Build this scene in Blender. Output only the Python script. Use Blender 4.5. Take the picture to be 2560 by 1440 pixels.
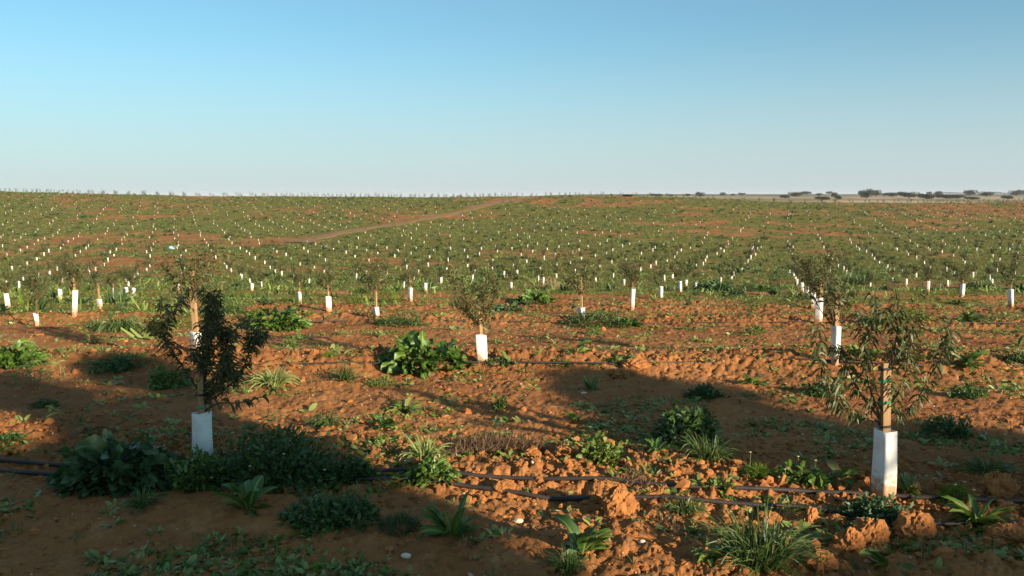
import bpy, math, random
import numpy as np
from mathutils import Vector, Matrix

for _o in list(bpy.data.objects):
    bpy.data.objects.remove(_o)
SC = bpy.context.scene
COL = SC.collection
rad = math.radians

# ------------------------------------------------------------------ camera, sky, sun, exposure
EYE, FPX, HORY = 2.2, 2130.0, 488.0            # eye height, focal length in photo pixels, eye-level row
PITCH = math.atan((720 - HORY) / FPX)
cam_d = bpy.data.cameras.new('camera')
cam = bpy.data.objects.new('camera', cam_d)
COL.objects.link(cam)
cam.location = (0, 0, EYE)
cam.rotation_euler = (math.pi / 2 - PITCH, 0, 0)
cam_d.sensor_width = 36.0
cam_d.lens = FPX / 2560 * 36.0
cam_d.clip_start = 0.05
cam_d.clip_end = 20000
SC.camera = cam

SUN_EL, SUN_AZ = 15.0, 134.0                    # azimuth clockwise from +Y (the view direction): behind, to the right
S = np.array([math.sin(rad(SUN_AZ)) * math.cos(rad(SUN_EL)), math.cos(rad(SUN_AZ)) * math.cos(rad(SUN_EL)), math.sin(rad(SUN_EL))])
world = bpy.data.worlds.new('World')
SC.world = world
world.use_nodes = True
wn, wl = world.node_tree.nodes, world.node_tree.links
wn.clear()
sky = wn.new('ShaderNodeTexSky')
sky.sky_type = 'NISHITA'
sky.sun_disc = False
sky.sun_elevation = rad(SUN_EL)
sky.sun_rotation = rad(SUN_AZ)
sky.altitude = 0
sky.air_density = 1.0
sky.dust_density = 0.3
sky.ozone_density = 6.0
wgain = wn.new('ShaderNodeMix')
wgain.data_type = 'RGBA'
wgain.blend_type = 'MULTIPLY'
wgain.inputs[0].default_value = 1.0
wgain.inputs[7].default_value = (0.75, 1.21, 0.97, 1)
bg = wn.new('ShaderNodeBackground')
bg.inputs['Strength'].default_value = 0.070
wo = wn.new('ShaderNodeOutputWorld')
wl.new(sky.outputs[0], wgain.inputs[6])
# pale haze band low over the horizon
wtc = wn.new('ShaderNodeTexCoord')
wsep = wn.new('ShaderNodeSeparateXYZ')
wmr = wn.new('ShaderNodeMapRange')
wmr.interpolation_type = 'SMOOTHSTEP'
wmr.inputs[1].default_value, wmr.inputs[2].default_value = 0.20, -0.01
wmr.inputs[3].default_value, wmr.inputs[4].default_value = 0.14, 0.8
wmix = wn.new('ShaderNodeMix')
wmix.data_type = 'RGBA'
wmix.inputs[7].default_value = (3.9, 4.2, 4.55, 1)
wl.new(wtc.outputs['Generated'], wsep.inputs[0])
wl.new(wsep.outputs[2], wmr.inputs[0])
wl.new(wmr.outputs[0], wmix.inputs[0])
wsat = wn.new('ShaderNodeHueSaturation')
wsat.inputs['Saturation'].default_value = 0.90
wl.new(wgain.outputs[2], wsat.inputs['Color'])
wl.new(wsat.outputs[0], wmix.inputs[6])
wl.new(wmix.outputs[2], bg.inputs[0])
wl.new(bg.outputs[0], wo.inputs[0])
sun_d = bpy.data.lights.new('sun', 'SUN')
sun_d.energy = 5.0
sun_d.angle = rad(0.53)
sun_d.color = (1.0, 0.83, 0.62)
sun = bpy.data.objects.new('sun', sun_d)
COL.objects.link(sun)
sun.rotation_euler = Vector(S).to_track_quat('Z', 'Y').to_euler()
SC.view_settings.view_transform = 'Standard'
SC.view_settings.look = 'None'
SC.view_settings.gamma = 1.0
SC.view_settings.exposure = 1.18
SC.view_settings.use_curve_mapping = False
SC.cycles.max_bounces = 6
SC.cycles.diffuse_bounces = 3
SC.cycles.transmission_bounces = 3
SC.cycles.transparent_max_bounces = 8

# ------------------------------------------------------------------ noise
def hash2(ix, iy, seed):
    h = (ix.astype(np.int64) * 374761393 + iy.astype(np.int64) * 668265263 + seed * 974634777) & 0xFFFFFFFF
    h = ((h ^ (h >> 13)) * 1274126177) & 0xFFFFFFFF
    h = ((h ^ (h >> 16)) * 2246822519) & 0xFFFFFFFF
    return ((h ^ (h >> 15)) & 0xFFFFFF) / float(0xFFFFFF)

def vnoise(x, y, seed=0):
    ix, iy = np.floor(x), np.floor(y)
    fx, fy = x - ix, y - iy
    ux, uy = fx * fx * fx * (fx * (fx * 6 - 15) + 10), fy * fy * fy * (fy * (fy * 6 - 15) + 10)
    a, b = hash2(ix, iy, seed), hash2(ix + 1, iy, seed)
    c, d = hash2(ix, iy + 1, seed), hash2(ix + 1, iy + 1, seed)
    return (a + (b - a) * ux) * (1 - uy) + (c + (d - c) * ux) * uy

def fbm(x, y, seed=0, octaves=4, gain=0.5):
    s, a, n = 0.0, 1.0, 0.0
    for o in range(octaves):
        c, si = math.cos(o * 1.1 + 0.4), math.sin(o * 1.1 + 0.4)
        s = s + a * vnoise(x * c - y * si, x * si + y * c, seed + o * 17)
        n += a
        a *= gain
        x, y = x * 2.03, y * 2.03
    return s / n

def smooth(a, b, x):
    t = np.clip((x - a) / (b - a), 0, 1)
    return t * t * (3 - 2 * t)

# ------------------------------------------------------------------ terrain heights
def z_of(d, py):
    return EYE - (py - HORY) * d / FPX

_tab = [(-4000, 0.0), (2, 0.0), (6.5, 0.0), (11.3, -0.02)] + [(d, z_of(d, p)) for d, p in (
    (17, 800), (24, 772), (31, 750), (40, 732), (50, 716), (64, 694), (80, 668), (113, 615), (160, 560), (205, 512), (238, 489))]
_tab += [(275, 1.2), (330, -5.0), (420, -6.5)]
_td, _tz = np.array([a for a, b in _tab], float), np.array([b for a, b in _tab], float)
_fd = np.array([420, 500, 640, 900, 1600, 3000, 9000], float)
_fz = np.array([-6.5, z_of(500, 503), z_of(640, 497), z_of(900, 491.5), z_of(1600, 487), z_of(3000, 485.5), z_of(9000, 485.5)])
_st = np.array([-3, -0.62, -0.50, -0.38, 0.0, 0.15, 0.29, 0.385, 0.62, 3.0])
_ss = np.array([13, 13, 7, 1, 1, -3, -12, -16, -15, -15], float)
_lut_d = np.concatenate([np.linspace(0, 430, 2151)])
_lut_z = np.interp(_lut_d, _td, _tz)
_k = np.exp(-0.5 * (np.arange(-40, 41) / 14.0) ** 2)
_k /= _k.sum()
_lut_z = np.convolve(np.pad(_lut_z, 40, mode='edge'), _k, mode='valid')

ROWS = [(6.58, 0.150), (11.28, 0.035), (16.9, 0.05), (22.2, 0.06), (27.4, 0.07), (32.6, 0.08), (37.8, 0.08)]

def macro(x, y):
    x, y = np.asarray(x, float), np.asarray(y, float)
    z = np.interp(y, _lut_d, _lut_z)
    far = np.interp(y, _fd, _fz)
    z = np.where(y > 420, far, z)
    t = np.clip(x / np.maximum(y, 20.0), -1.2, 1.2)
    s = np.interp(t, _st, _ss)
    w = smooth(45, 235, y) * (1 - smooth(300, 420, y))
    z = z + s * np.minimum(y, 330) / FPX * w
    z = z - (y > 420) * smooth(0.12, -0.1, t) * (y - 420) * 0.006
    z = z + (fbm(x / 60.0, y / 60.0, 5, 3) - 0.5) * 1.6 * smooth(30, 120, y)
    return z

def rowdist(x, y):
    best = np.full(np.shape(x), 99.0)
    k = np.zeros(np.shape(x), int)
    for i, (c, m) in enumerate(ROWS):
        wob = (vnoise(x * 0.35 + 3, x * 0 + i, 9) - 0.5) * 0.35
        dv = y - (c - m * x) + wob
        sel = np.abs(dv) < np.abs(best)
        best = np.where(sel, dv, best)
        k = np.where(sel, i, k)
    return best, k

def ridge(x, y):
    dv, k = rowdist(x, y)
    amp = np.where(k == 0, 0.13, np.where(k == 1, 0.17, 0.15)) * (0.7 + 0.6 * vnoise(x * 0.5, y * 0.2, 31))
    h = amp * np.exp(-(dv / np.where(dv < 0, 0.62, 0.8)) ** 2)
    h = h + 0.05 * np.exp(-((dv + 1.35) / 0.45) ** 2) * (k == 0)
    return h * (1 - smooth(34, 60, y))

def ground_z(x, y):
    x, y = np.asarray(x, float), np.asarray(y, float)
    return macro(x, y) + ridge(x, y)

def detail(x, y):
    """clods and crumbs of the ploughed soil"""
    dv, k = rowdist(x, y)
    near = 1 - smooth(22, 45, y)
    rough = 0.35 + 0.65 * np.exp(-(dv / 0.75) ** 2)
    rough = rough + 0.40 * smooth(7.0, 5.6, y + 0.15 * x) * smooth(-0.6, 1.6, x)
    a = fbm(x * 1.3, y * 1.3, 11, 3) - 0.5
    n2 = fbm(x * 7.5, y * 7.5, 23, 4, 0.6)
    clod = np.maximum(0, n2 - 0.54) * 0.12 - np.maximum(0, 0.42 - n2) * 0.08
    n3 = fbm(x * 15, y * 15, 41, 3)
    pit = -np.maximum(0, 0.41 - n3) * 0.24 + np.maximum(0, n3 - 0.58) * 0.13
    n4 = vnoise(x * 46, y * 46, 77) - 0.5
    h = a * 0.085 + (clod + pit) * rough + n4 * 0.010
    h = h + (fbm(x / 4, y / 4, 61, 3) - 0.5) * 0.10 * smooth(14, 30, y)
    mid = (fbm(x * 0.9, y * 0.9, 71, 3) - 0.5) * 0.16 * smooth(25, 60, y) * (1 - smooth(240, 300, y))
    return h * near + mid

# unit ray of a photo pixel and where it meets the ground
def ray(px, py):
    u, v = (px - 1280) / FPX, (720 - py) / FPX
    c, s = math.cos(PITCH), math.sin(PITCH)
    return np.array([u, c + v * s, -s + v * c])

_ys = np.concatenate([np.linspace(1.5, 30, 1400), np.linspace(30.02, 260, 2800), np.linspace(261, 4000, 2500)])
def at(px, py):
    r = ray(px, py)
    k = _ys / r[1]
    f = EYE + r[2] * k - ground_z(r[0] * k, _ys)
    i = int(np.argmax(f < 0)) if (f < 0).any() else len(_ys) - 1
    i = max(i, 1)
    a = f[i - 1] / (f[i - 1] - f[i] + 1e-9)
    y = _ys[i - 1] + (_ys[i] - _ys[i - 1]) * np.clip(a, 0, 1)
    x = r[0] * y / r[1]
    return np.array([x, y, float(ground_z(np.array([x]), np.array([y]))[0])])

def gz(x, y):
    X, Y = np.array([x], float), np.array([y], float)
    return float((ground_z(X, Y) + detail(X, Y))[0])

def project(P):
    P = np.asarray(P, float)
    c, s = math.cos(PITCH), math.sin(PITCH)
    q = P - np.array([0, 0, EYE])
    dep = q[..., 1] * c - q[..., 2] * s
    v = q[..., 1] * s + q[..., 2] * c
    dep = np.where(np.abs(dep) < 1e-6, 1e-6, dep)
    return 1280 + FPX * q[..., 0] / dep, 720 - FPX * v / dep, dep

# share of ground covered by low green growth
def green(x, y):
    t = x / np.maximum(y, 6)
    n = fbm(x / 5.5, y / 7.5, 101, 4)
    n1 = fbm(x / 1.2, y / 1.6, 131, 3)
    big = fbm(x / 26, y / 30, 151, 2)
    g = smooth(10, 46, y) * 0.385 + n * 0.55 + n1 * 0.30 + (big - 0.5) * 0.42 - 0.24
    g = g + smooth(-0.12, -0.5, t) * 0.20 * smooth(8, 14, y) * (1 - 0.9 * smooth(45, 80, y)) - smooth(0.0, 0.3, t) * smooth(24, 14, y) * 0.05
    redright = smooth(0.34, 0.5, t + (big - 0.5) * 0.25) * smooth(165, 205, y)
    g = g - redright * 0.20 + smooth(0.0, 0.25, t) * smooth(45, 70, y) * 0.07
    return np.maximum(smooth(0.36, 0.60, g), 0.33 * smooth(50, 90, y))

# ------------------------------------------------------------------ mesh helpers
class MB:
    """collects quads, then links them as one mesh object"""
    def __init__(self):
        self.V, self.F, self.M, self.A, self.n = [], [], [], [], 0
    def add(self, V, F, m=0, attr=None):
        V, F = np.asarray(V, np.float32).reshape(-1, 3), np.asarray(F, np.int32).reshape(-1, 4)
        self.V.append(V)
        self.F.append(F + self.n)
        self.M.append(np.full(len(F), m, np.int32))
        self.A.append(np.zeros(len(V), np.float32) if attr is None else np.asarray(attr, np.float32).ravel())
        self.n += len(V)
        return self
    def mesh(self, name, mats, flat=False):
        V, F = np.concatenate(self.V), np.concatenate(self.F)
        me = bpy.data.meshes.new(name)
        me.vertices.add(len(V))
        me.vertices.foreach_set('co', V.ravel())
        me.loops.add(len(F) * 4)
        me.loops.foreach_set('vertex_index', F.ravel())
        me.polygons.add(len(F))
        me.polygons.foreach_set('loop_start', np.arange(len(F), dtype=np.int32) * 4)
        for m in (mats if isinstance(mats, (list, tuple)) else [mats]):
            me.materials.append(m)
        me.polygons.foreach_set('material_index', np.concatenate(self.M))
        me.polygons.foreach_set('use_smooth', np.full(len(F), not flat))
        A = np.concatenate(self.A)
        if A.any():
            a = me.attributes.new('across', 'FLOAT', 'POINT')
            a.data.foreach_set('value', A)
        me.update(calc_edges=True)
        me.validate()
        return me
    def build(self, name, mats, parent=None, loc=None, flat=False):
        return link(name, self.mesh(name, mats, flat), parent, loc)

def link(name, me, parent=None, loc=None):
    o = bpy.data.objects.new(name, me)
    COL.objects.link(o)
    if parent is not None:
        o.parent = parent
    if loc is not None:
        o.location = [float(q) for q in loc]
    return o

def tag(o, label=None, cat=None, group=None, kind=None):
    if label: o['label'] = label
    if cat: o['category'] = cat
    if group: o['group'] = group
    if kind: o['kind'] = kind
    return o

def empty(name, loc, label, cat, group=None, rz=0.0):
    o = bpy.data.objects.new(name, None)
    COL.objects.link(o)
    o.location = [float(q) for q in loc]
    o.rotation_euler = (0, 0, rz)
    o.empty_display_size = 0.2
    return tag(o, label, cat, group)

def nrm(v):
    return v / np.maximum(np.linalg.norm(v, axis=-1, keepdims=True), 1e-9)

def tube(pts, radii, sides=6, cap=True):
    P = np.asarray(pts, float)
    n = len(P)
    R = np.broadcast_to(np.asarray(radii, float), (n,))
    T = nrm(np.gradient(P, axis=0))
    ref = np.array([0.31, 0.87, 0.12]) if abs(T[:, 2]).mean() > 0.6 else np.array([0.05, 0.02, 1.0])
    A = nrm(np.cross(T, ref))
    B = np.cross(T, A)
    th = np.linspace(0, 2 * math.pi, sides, endpoint=False)
    V = P[:, None] + R[:, None, None] * (A[:, None] * np.cos(th)[None, :, None] + B[:, None] * np.sin(th)[None, :, None])
    i, j = np.meshgrid(np.arange(n - 1), np.arange(sides), indexing='ij')
    j2 = (j + 1) % sides
    F = np.stack([i * sides + j, i * sides + j2, (i + 1) * sides + j2, (i + 1) * sides + j], -1).reshape(-1, 4)
    V = V.reshape(-1, 3)
    if cap:
        caps = []
        for base, c in ((0, P[0]), ((n - 1) * sides, P[-1])):
            ci = len(V)
            V = np.vstack([V, c[None]])
            for q in range(0, sides, 2):
                caps.append([ci, base + q, base + (q + 1) % sides, base + (q + 2) % sides])
        F = np.vstack([F, np.array(caps)])
    return V, F

def curve(pts, n):
    """smooth polyline through the given points"""
    P = np.asarray(pts, float)
    if len(P) < 3:
        t = np.linspace(0, 1, n)[:, None]
        return P[0] * (1 - t) + P[-1] * t
    Q = np.vstack([2 * P[0] - P[1], P, 2 * P[-1] - P[-2]])
    out = []
    for u in np.linspace(0, len(P) - 1 - 1e-6, n):
        i = int(u)
        t = u - i
        p0, p1, p2, p3 = Q[i], Q[i + 1], Q[i + 2], Q[i + 3]
        out.append(0.5 * (2 * p1 + (p2 - p0) * t + (2 * p0 - 5 * p1 + 4 * p2 - p3) * t * t + (3 * p1 - p0 - 3 * p2 + p3) * t ** 3))
    return np.array(out)

def box(c, h, rot=None):
    c, h = np.asarray(c, float), np.asarray(h, float)
    V = np.array([[x, y, z] for z in (-1, 1) for y in (-1, 1) for x in (-1, 1)], float) * h
    if rot is not None:
        V = V @ np.array(rot).T
    F = [[0, 2, 3, 1], [4, 5, 7, 6], [0, 1, 5, 4], [2, 6, 7, 3], [0, 4, 6, 2], [1, 3, 7, 5]]
    return V + c, np.array(F)

def leaves(rg, P, D, L, W, bend, nseg=3, ncol=2, roll=0.6, fold=0.0, ripple=0.0, shape='lance', stalk=0.0):
    """N bent leaves as strips; P base, D direction, bend = pull towards the ground along the leaf"""
    P, D = np.asarray(P, float), nrm(np.asarray(D, float))
    N = len(P)
    L, W, bend = (np.broadcast_to(np.asarray(q, float), (N,)) for q in (L, W, bend))
    t = np.linspace(0, 1, nseg + 1)
    side_h = nrm(np.cross(D, np.array([0.013, 0.021, 1.0])))
    up = np.cross(side_h, D)
    r = rg.normal(0, roll, N)
    n0 = up * np.cos(r)[:, None] + side_h * np.sin(r)[:, None]
    dirs = nrm(D[:, None] + bend[:, None, None] * t[None, :, None] * np.array([0, 0, -1.0]))
    step = dirs[:, :-1] * (L / nseg)[:, None, None]
    pos = np.concatenate([np.zeros((N, 1, 3)), np.cumsum(step, 1)], 1) + P[:, None]
    s = nrm(np.cross(dirs, n0[:, None]))
    nn = np.cross(s, dirs)
    if shape == 'lance':
        w = np.sin(math.pi * np.clip(t * 0.92 + 0.06, 0, 1)) ** 0.8
    elif shape == 'blade':
        w = np.clip(1.05 - t, 0.04, 1) ** 0.6
    elif shape == 'broad':
        tt = np.clip((t - stalk) / (1 - stalk), 0, 1)
        w = np.where(t < stalk, 0.07, np.sin(math.pi * np.clip(tt ** 0.72 * 0.93 + 0.07, 0, 1)) ** 0.7)
    else:                                          # oval
        w = np.sin(math.pi * np.clip(t * 0.86 + 0.1, 0, 1)) ** 0.6
    w = np.maximum(w, 0.04)
    c = np.linspace(-1, 1, ncol)
    off = (W / 2)[:, None, None] * w[None, :, None] * c[None, None, :]
    V = pos[:, :, None] + s[:, :, None] * off[..., None]
    if fold:
        V = V + nn[:, :, None] * (np.abs(off) * fold)[..., None]
    if ripple:
        ph = rg.uniform(0, 6.28, (N, 1, 1))
        rp = np.sin(t[None, :, None] * 17 + ph + c[None, None, :] * 2.2) * np.abs(c)[None, None, :] ** 1.5
        V = V + nn[:, :, None] * (rp * ripple * W[:, None, None] * w[None, :, None])[..., None]
    m = (nseg + 1) * ncol
    i, j = np.meshgrid(np.arange(nseg), np.arange(ncol - 1), indexing='ij')
    q = np.stack([i * ncol + j, i * ncol + j + 1, (i + 1) * ncol + j + 1, (i + 1) * ncol + j], -1).reshape(-1, 4)
    F = (np.arange(N)[:, None, None] * m + q[None]).reshape(-1, 4)
    attr = np.broadcast_to(np.abs(c)[None, None, :], (N, nseg + 1, ncol))
    return V.reshape(-1, 3), F, (attr.ravel() + 0.001 if ncol > 2 else np.ones(N * m))

def sph(rg, n, lo=-1, hi=1):
    a, z = rg.uniform(0, 2 * math.pi, n), rg.uniform(lo, hi, n)
    q = np.sqrt(np.maximum(0, 1 - z * z))
    return np.stack([q * np.cos(a), q * np.sin(a), z], -1)

# ------------------------------------------------------------------ materials
def new_mat(name):
    m = bpy.data.materials.new(name)
    m.use_nodes = True
    nt = m.node_tree
    nt.nodes.clear()
    return m, nt.nodes, nt.links

def mixc(n, l, fac, a, b):
    x = n.new('ShaderNodeMix')
    x.data_type = 'RGBA'
    for k, v in ((0, fac), (6, a), (7, b)):
        if hasattr(v, 'is_linked'):
            l.new(v, x.inputs[k])
        else:
            x.inputs[k].default_value = v if k == 0 else (*v, 1)
    return x.outputs[2]

def noise(n, l, scale, detail_=4, rough=0.55, vec=None):
    x = n.new('ShaderNodeTexNoise')
    x.inputs['Scale'].default_value = scale
    x.inputs['Detail'].default_value = detail_
    x.inputs['Roughness'].default_value = rough
    if vec is not None:
        l.new(vec, x.inputs['Vector'])
    return x.outputs['Fac']

def ramp(n, l, src, a, b, smooth_=True):
    x = n.new('ShaderNodeMapRange')
    x.interpolation_type = 'SMOOTHSTEP' if smooth_ else 'LINEAR'
    l.new(src, x.inputs[0])
    x.inputs[1].default_value, x.inputs[2].default_value = a, b
    return x.outputs[0]

def foliage(name, c1, c2, trans=0.25, rough=0.5, spec=0.35, rib=None, c3=None):
    m, n, l = new_mat(name)
    geo = n.new('ShaderNodeNewGeometry')
    col = mixc(n, l, geo.outputs['Random Per Island'], c1, c2)
    if c3:
        sel = ramp(n, l, geo.outputs['Random Per Island'], 0.88, 0.93)
        col = mixc(n, l, sel, col, c3)
    oi = n.new('ShaderNodeObjectInfo')
    hs = n.new('ShaderNodeHueSaturation')
    mr = n.new('ShaderNodeMapRange')
    l.new(oi.outputs['Random'], mr.inputs[0])
    mr.inputs[3].default_value, mr.inputs[4].default_value = 0.85, 1.18
    l.new(mr.outputs[0], hs.inputs['Value'])
    l.new(col, hs.inputs['Color'])
    col = hs.outputs[0]
    tc = n.new('ShaderNodeTexCoord')
    blot = noise(n, l, 22, 3, 0.6, tc.outputs['Object'])
    col = mixc(n, l, ramp(n, l, blot, 0.45, 0.75), col, tuple(q * 0.72 for q in c1))
    if rib:
        at_ = n.new('ShaderNodeAttribute')
        at_.attribute_name = 'across'
        col = mixc(n, l, ramp(n, l, at_.outputs['Fac'], 0.30, 0.02), col, rib)
    p = n.new('ShaderNodeBsdfPrincipled')
    l.new(col, p.inputs['Base Color'])
    p.inputs['Roughness'].default_value = rough
    p.inputs['Specular IOR Level'].default_value = spec
    tr = n.new('ShaderNodeBsdfTranslucent')
    l.new(col, tr.inputs['Color'])
    mx = n.new('ShaderNodeMixShader')
    mx.inputs[0].default_value = trans
    l.new(p.outputs[0], mx.inputs[1])
    l.new(tr.outputs[0], mx.inputs[2])
    o = n.new('ShaderNodeOutputMaterial')
    l.new(mx.outputs[0], o.inputs[0])
    return m

def plain(name, c1, c2, scale=8, rough=0.8, bump=0.0, bscale=40, spec=0.3, stretch=None, coords='Object', emit=None):
    m, n, l = new_mat(name)
    tc = n.new('ShaderNodeTexCoord')
    vec = tc.outputs[coords]
    if stretch:
        mp = n.new('ShaderNodeMapping')
        mp.inputs['Scale'].default_value = stretch
        l.new(vec, mp.inputs['Vector'])
        vec = mp.outputs[0]
    f = ramp(n, l, noise(n, l, scale, 5, 0.6, vec), 0.3, 0.7)
    col = mixc(n, l, f, c1, c2)
    p = n.new('ShaderNodeBsdfPrincipled')
    l.new(col, p.inputs['Base Color'])
    p.inputs['Roughness'].default_value = rough
    p.inputs['Specular IOR Level'].default_value = spec
    if bump:
        b = n.new('ShaderNodeBump')
        b.inputs['Strength'].default_value = bump
        b.inputs['Distance'].default_value = 0.01
        l.new(noise(n, l, bscale, 6, 0.65, vec), b.inputs['Height'])
        l.new(b.outputs[0], p.inputs['Normal'])
    o = n.new('ShaderNodeOutputMaterial')
    l.new(p.outputs[0], o.inputs[0])
    return m

SOIL_A, SOIL_B, SOIL_C = (0.355, 0.153, 0.050), (0.235, 0.092, 0.030), (0.415, 0.200, 0.077)
def ground_material():
    m, n, l = new_mat('soil_ground')
    tc = n.new('ShaderNodeTexCoord')
    vec = tc.outputs['Object']
    big = noise(n, l, 0.35, 4, 0.6, vec)
    mid = noise(n, l, 3.2, 5, 0.6, vec)
    fine = noise(n, l, 34, 5, 0.7, vec)
    col = mixc(n, l, ramp(n, l, big, 0.3, 0.7), SOIL_A, SOIL_B)
    col = mixc(n, l, ramp(n, l, mid, 0.5, 0.78), col, SOIL_C)
    col = mixc(n, l, ramp(n, l, fine, 0.52, 0.72), col, SOIL_B)
    vo = n.new('ShaderNodeTexVoronoi')
    vo.inputs['Scale'].default_value = 26
    l.new(vec, vo.inputs['Vector'])
    gate = noise(n, l, 7, 3, 0.6, vec)
    speck = n.new('ShaderNodeMath')
    speck.operation = 'MULTIPLY'
    l.new(ramp(n, l, vo.outputs['Distance'], 0.17, 0.10), speck.inputs[0])
    l.new(ramp(n, l, gate, 0.52, 0.62), speck.inputs[1])
    col = mixc(n, l, speck.outputs[0], col, (0.42, 0.27, 0.15))
    at_ = n.new('ShaderNodeAttribute')
    at_.attribute_name = 'across'
    gfine = noise(n, l, 2.4, 5, 0.7, vec)
    ga = n.new('ShaderNodeMath')
    ga.operation = 'MULTIPLY_ADD'
    l.new(gfine, ga.inputs[0])
    ga.inputs[1].default_value = 0.9
    ga.inputs[2].default_value = -0.45
    gs = n.new('ShaderNodeMath')
    gs.operation = 'ADD'
    l.new(at_.outputs['Fac'], gs.inputs[0])
    l.new(ga.outputs[0], gs.inputs[1])
    gcol = mixc(n, l, noise(n, l, 0.6, 4, 0.6, vec), (0.105, 0.136, 0.017), (0.062, 0.100, 0.014))
    gcol = mixc(n, l, ramp(n, l, noise(n, l, 4.0, 4, 0.7, vec), 0.5, 0.7), gcol, (0.115, 0.105, 0.028))
    fac = n.new('ShaderNodeMath')
    fac.operation = 'MULTIPLY'
    l.new(ramp(n, l, gs.outputs[0], 0.30, 0.85), fac.inputs[0])
    fac.inputs[1].default_value = 0.72
    col = mixc(n, l, fac.outputs[0], col, gcol)
    # stubble and pasture of the far fields, by their distance from the orchard
    sep = n.new('ShaderNodeSeparateXYZ')
    l.new(vec, sep.inputs[0])
    fm = n.new('ShaderNodeMapping')
    fm.inputs['Scale'].default_value = (0.004, 0.010, 0.0)
    l.new(vec, fm.inputs['Vector'])
    fcol = mixc(n, l, ramp(n, l, noise(n, l, 1.0, 3, 0.5, fm.outputs[0]), 0.40, 0.56), (0.42, 0.31, 0.20), (0.22, 0.18, 0.085))
    fcol = mixc(n, l, ramp(n, l, sep.outputs[1], 950, 1250), fcol, (0.12, 0.135, 0.05))
    col = mixc(n, l, ramp(n, l, sep.outputs[1], 300, 345), col, fcol)
    p = n.new('ShaderNodeBsdfPrincipled')
    l.new(col, p.inputs['Base Color'])
    p.inputs['Roughness'].default_value = 0.95
    p.inputs['Specular IOR Level'].default_value = 0.12
    b = n.new('ShaderNodeBump')
    b.inputs['Strength'].default_value = 0.8
    b.inputs['Distance'].default_value = 0.012
    l.new(noise(n, l, 55, 7, 0.7, vec), b.inputs['Height'])
    l.new(b.outputs[0], p.inputs['Normal'])
    o = n.new('ShaderNodeOutputMaterial')
    l.new(p.outputs[0], o.inputs[0])
    return m

M_ground = ground_material()
M_clod = plain('soil_clod', SOIL_A, SOIL_B, 9, 0.95, 0.9, 45, 0.1)
M_crumb = plain('soil_crumb', SOIL_A, SOIL_B, 3, 0.95, 0, 40, 0.1)
M_pebble = plain('pale_pebble', (0.36, 0.21, 0.11), (0.46, 0.34, 0.22), 4, 0.85, 0, 40, 0.2)
M_stone = plain('white_stone', (0.70, 0.62, 0.48), (0.55, 0.45, 0.32), 14, 0.8, 0.4, 30, 0.25)
def track_material():
    m, n, l = new_mat('track_earth')
    tc = n.new('ShaderNodeTexCoord')
    at_ = n.new('ShaderNodeAttribute')
    at_.attribute_name = 'across'
    nz = noise(n, l, 0.9, 5, 0.7, tc.outputs['Object'])
    col = mixc(n, l, ramp(n, l, nz, 0.35, 0.65), (0.27, 0.118, 0.040), (0.20, 0.085, 0.030))
    k = n.new('ShaderNodeMath')
    k.operation = 'MULTIPLY_ADD'
    l.new(nz, k.inputs[0])
    k.inputs[1].default_value = 0.5
    l.new(at_.outputs['Fac'], k.inputs[2])
    col = mixc(n, l, ramp(n, l, k.outputs[0], 0.95, 1.2), col, (0.11, 0.12, 0.022))
    col = mixc(n, l, ramp(n, l, k.outputs[0], 0.48, 0.32), col, (0.14, 0.125, 0.03))
    p = n.new('ShaderNodeBsdfPrincipled')
    l.new(col, p.inputs['Base Color'])
    p.inputs['Roughness'].default_value = 0.95
    o = n.new('ShaderNodeOutputMaterial')
    l.new(p.outputs[0], o.inputs[0])
    return m
M_track = track_material()
def sleeve_material():
    """weathered white plastic, splashed with red mud towards the foot"""
    m, n, l = new_mat('white_sleeve')
    tc = n.new('ShaderNodeTexCoord')
    vec = tc.outputs['Object']
    oi = n.new('ShaderNodeObjectInfo')
    add = n.new('ShaderNodeVectorMath')
    l.new(vec, add.inputs[0])
    l.new(oi.outputs['Location'], add.inputs[1])
    col = mixc(n, l, ramp(n, l, noise(n, l, 6, 4, 0.6, add.outputs[0]), 0.35, 0.7), (0.68, 0.68, 0.65), (0.56, 0.54, 0.49))
    sep = n.new('ShaderNodeSeparateXYZ')
    l.new(vec, sep.inputs[0])
    k = n.new('ShaderNodeMath')
    k.operation = 'MULTIPLY_ADD'
    l.new(noise(n, l, 30, 5, 0.7, add.outputs[0]), k.inputs[0])
    k.inputs[1].default_value = -0.42
    l.new(sep.outputs[2], k.inputs[2])
    col = mixc(n, l, ramp(n, l, k.outputs[0], 0.02, -0.17), col, (0.36, 0.19, 0.09))
    p = n.new('ShaderNodeBsdfPrincipled')
    l.new(col, p.inputs['Base Color'])
    p.inputs['Roughness'].default_value = 0.5
    b = n.new('ShaderNodeBump')
    b.inputs['Strength'].default_value = 0.35
    b.inputs['Distance'].default_value = 0.006
    l.new(noise(n, l, 18, 4, 0.6, add.outputs[0]), b.inputs['Height'])
    l.new(b.outputs[0], p.inputs['Normal'])
    o = n.new('ShaderNodeOutputMaterial')
    l.new(p.outputs[0], o.inputs[0])
    return m
M_sleeve = sleeve_material()
M_sleeve_far = plain('weathered_sleeve', (0.56, 0.52, 0.43), (0.40, 0.35, 0.26), 0.9, 0.6, 0, 40, 0.2)
M_wood = plain('stake_wood', (0.36, 0.23, 0.11), (0.25, 0.15, 0.07), 9, 0.75, 0.3, 30, 0.2, (8, 8, 0.6))
M_bark = plain('bark', (0.16, 0.085, 0.045), (0.09, 0.05, 0.03), 20, 0.85, 0.3, 60, 0.2)
M_green_tie = plain('green_tie', (0.03, 0.30, 0.13), (0.03, 0.24, 0.10), 10, 0.5)
M_black = plain('black_rubber', (0.018, 0.017, 0.017), (0.030, 0.027, 0.025), 12, 0.55, 0, 40, 0.4)
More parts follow.
